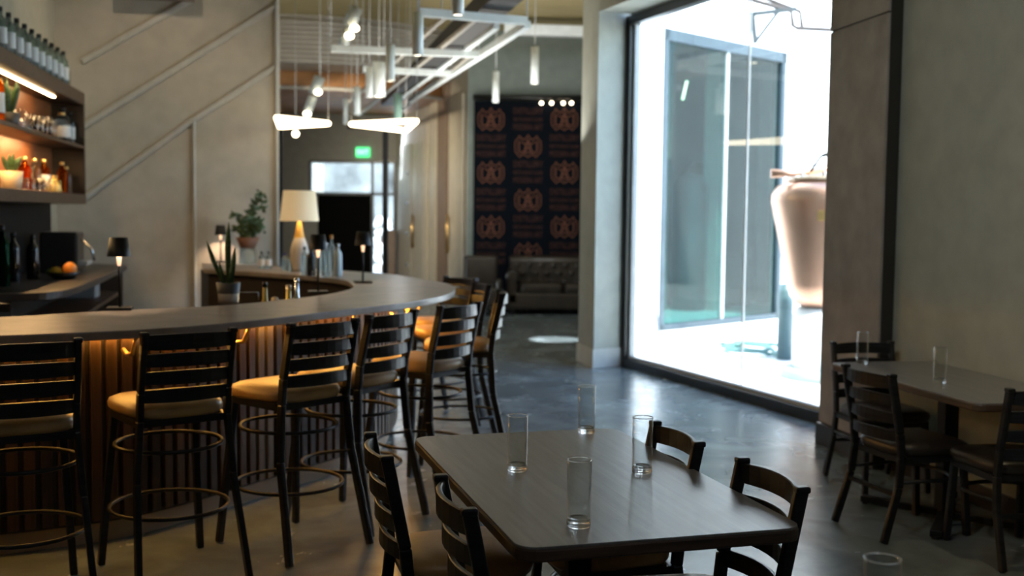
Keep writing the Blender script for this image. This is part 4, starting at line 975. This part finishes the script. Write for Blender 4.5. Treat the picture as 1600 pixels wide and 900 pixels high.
# overhead track frame with cylinder lamps
tg = thing('ceiling_track', 'suspended white steel lighting track with three cross bars in the hall', 'lighting track', (0, 0, 0))
YT = 11.0
zt3 = 3.55
def tz(px, py): return atz(px, py, zt3)
bars = [((655, 19), (823, 33)), ((517, 76), (748, 85)), ((567, 108), (705, 115)), ((549, 190), (580, 191))]
zt3 = 3.35
for a, b in bars[:3]:
    pa, pb = atz(*a, zt3), atz(*b, zt3); bm = BM(); beam(bm, pa, pb, .07, .07); obj('cross_bar', bm, TRACK, tg)
for (a, b), rr_ in ((((824, 38), (640, 158)), .035), (((776, 40), (626, 152)), .03), (((744, 78), (600, 196)), .018), (((742, 30), (560, 180)), .02), (((700, 22), (540, 165)), .018)):
    pa, pb = atz(*a, zt3+.06), atz(*b, zt3+.06); bm = BM(); beam(bm, pa, pb, rr_*2, rr_*2); obj('rail', bm, TRACK if rr_ > .025 else CORR, tg)
for px, py in ((655, 19), (823, 33), (517, 76), (748, 85), (567, 108), (705, 115), (690, 22), (600, 79), (640, 111)):
    p = atz(px, py, zt3); bm = BM(); tube(bm, [p, (p.x, p.y, ZC)], .006, 5); obj('hanger', bm, GREYM, tg)
bm = BM(); dk = [atz(776, 0, 3.5), atz(608, 158, 3.5)]
beam(bm, dk[0]+(dk[0]-dk[1])*.5, dk[1], .27, .16); tag(obj('ceiling_duct', bm, mat('black_duct', (.012, .011, .011), .5)), 'long black duct running along the hall ceiling', 'duct')
bm = BM()
def cyl_lamp(label, px, y0, y1, wpx, Y, lit=False, cord=True, m_=TRACK):
    a = aty(px, y0, Y); b = aty(px, y1, Y); r = wpx/2/FPX*Y
    t = thing('pendant_light', label, 'pendant light', (a.x, Y, b.z))
    h = a.z-b.z; bm = BM(); lathe(bm, [(0, .01), (r*.8, .01), (r*.8, 0), (r, 0), (r, h), (0, h)], 20); obj('shade', bm, m_, t)
    bm = BM(); lathe(bm, [(0, .006), (r*.78, .006)], 16); obj('lens', bm, LENS, t)
    if cord: bm = BM(); tube(bm, [(0, 0, h), (0, 0, ZC-b.z)], .006, 5); obj('cord', bm, GREYM, t)
cyl_lamp('white cylinder pendant hanging before the grey wall above the banner, right of the pair', 836, 73, 131, 12, 13)
cyl_lamp('white cylinder pendant overlapping the top of the logo banner', 775, 112, 160, 10, 14.5)
cyl_lamp('long white cylinder lamp hanging from the first cross bar', 653, 20, 87, 17, 9.3)
cyl_lamp('white cylinder lamp hanging from the second cross bar', 610, 70, 127, 14, 11.1)
cyl_lamp('short white cylinder lamp cut off by the top edge', 716, -40, 24, 18, 8.6)
cyl_lamp('fat white cylinder lamp left of the second cross bar lamp', 592, 97, 151, 20, 12.6)
cyl_lamp('slim white cylinder lamp at the left end of the third cross bar', 577, 105, 152, 11, 12.8)
cyl_lamp('slim white cylinder lamp above the right triangular light, left one', 558, 135, 179, 10, 14.5)
cyl_lamp('short grey cylinder lamp with green base over the right triangular light', 622, 147, 186, 13, 15.5, m_=mat('green_grey', (.22, .36, .3), .5))
cyl_lamp('slim beige cylinder lamp behind the gap between the triangular lights', 540, 155, 194, 8, 17.5)
def spotlamp(label, p0, p1, lit, Y):
    t = thing('track_spotlight', label, 'spotlight', (0, 0, 0)); a = aty(*p0, Y); b = aty(*p1, Y); d = (b-a)
    bm = BM(); tube(bm, [a, a+d*.45], .075, 14); tube(bm, [a+d*.5, b], .06, 14); obj('barrel', bm, mat('steel_grey', (.36, .4, .4), .4), t)
    for q in lit:
        p = aty(*q, Y-.1); bm = BM(); ball(bm, p, .045, (1.2, 1, .9), 10); obj('lens', bm, LENS, t)
    bm = BM(); tube(bm, [a, (a.x, a.y, ZC)], .01, 5); obj('hanger', bm, GREYM, t)
spotlamp('tilted grey double spotlight with two lit lenses near the top left of the hall', (556, 12), (534, 76), ((554, 44), (546, 56)), 12.5)
spotlamp('smaller tilted spotlight with lit lenses above the left triangular light', (500, 120), (478, 182), ((497, 144), (480, 178)), 15)
bm = BM(); p = aty(462, 209, 16); ball(bm, p, .05, seg=10); g_ = thing('globe_light', 'small glowing globe below the left triangular light', 'light', p)
bm.free(); bm = BM(); ball(bm, (0, 0, 0), .05, seg=10); obj('globe', bm, LENS, g_); bm = BM(); tube(bm, [(0, 0, .04), (0, 0, ZC-p.z)], .006, 5); obj('cord', bm, GREYM, g_)
# white beam over the banner
bm = BM(); a = aty(788, 46, 17.6); b = aty(925, 50, 17.6); beam(bm, a, b, .15, .17); tag(obj('ceiling_beam', bm, mat('white_beam', (.8, .84, .85), .5), bevel=.01), 'white horizontal beam below the ceiling above the banner', 'beam')
# outside the exit wall
bm = BM(); prism(bm, [(-12, 24.3), (6, 24.3), (6, 40), (-12, 40)], -.12, -.02); struct('floor_outside', bm, PAVE)
bm = BM(); prism(bm, [(-12, 34), (6, 34), (6, 34.2), (-12, 34.2)], 0, 4); struct('wall_outside', bm, mat('pale_hedge', (.11, .12, .12), .8, noise=(1.2, (1, 1, 1), .8)))
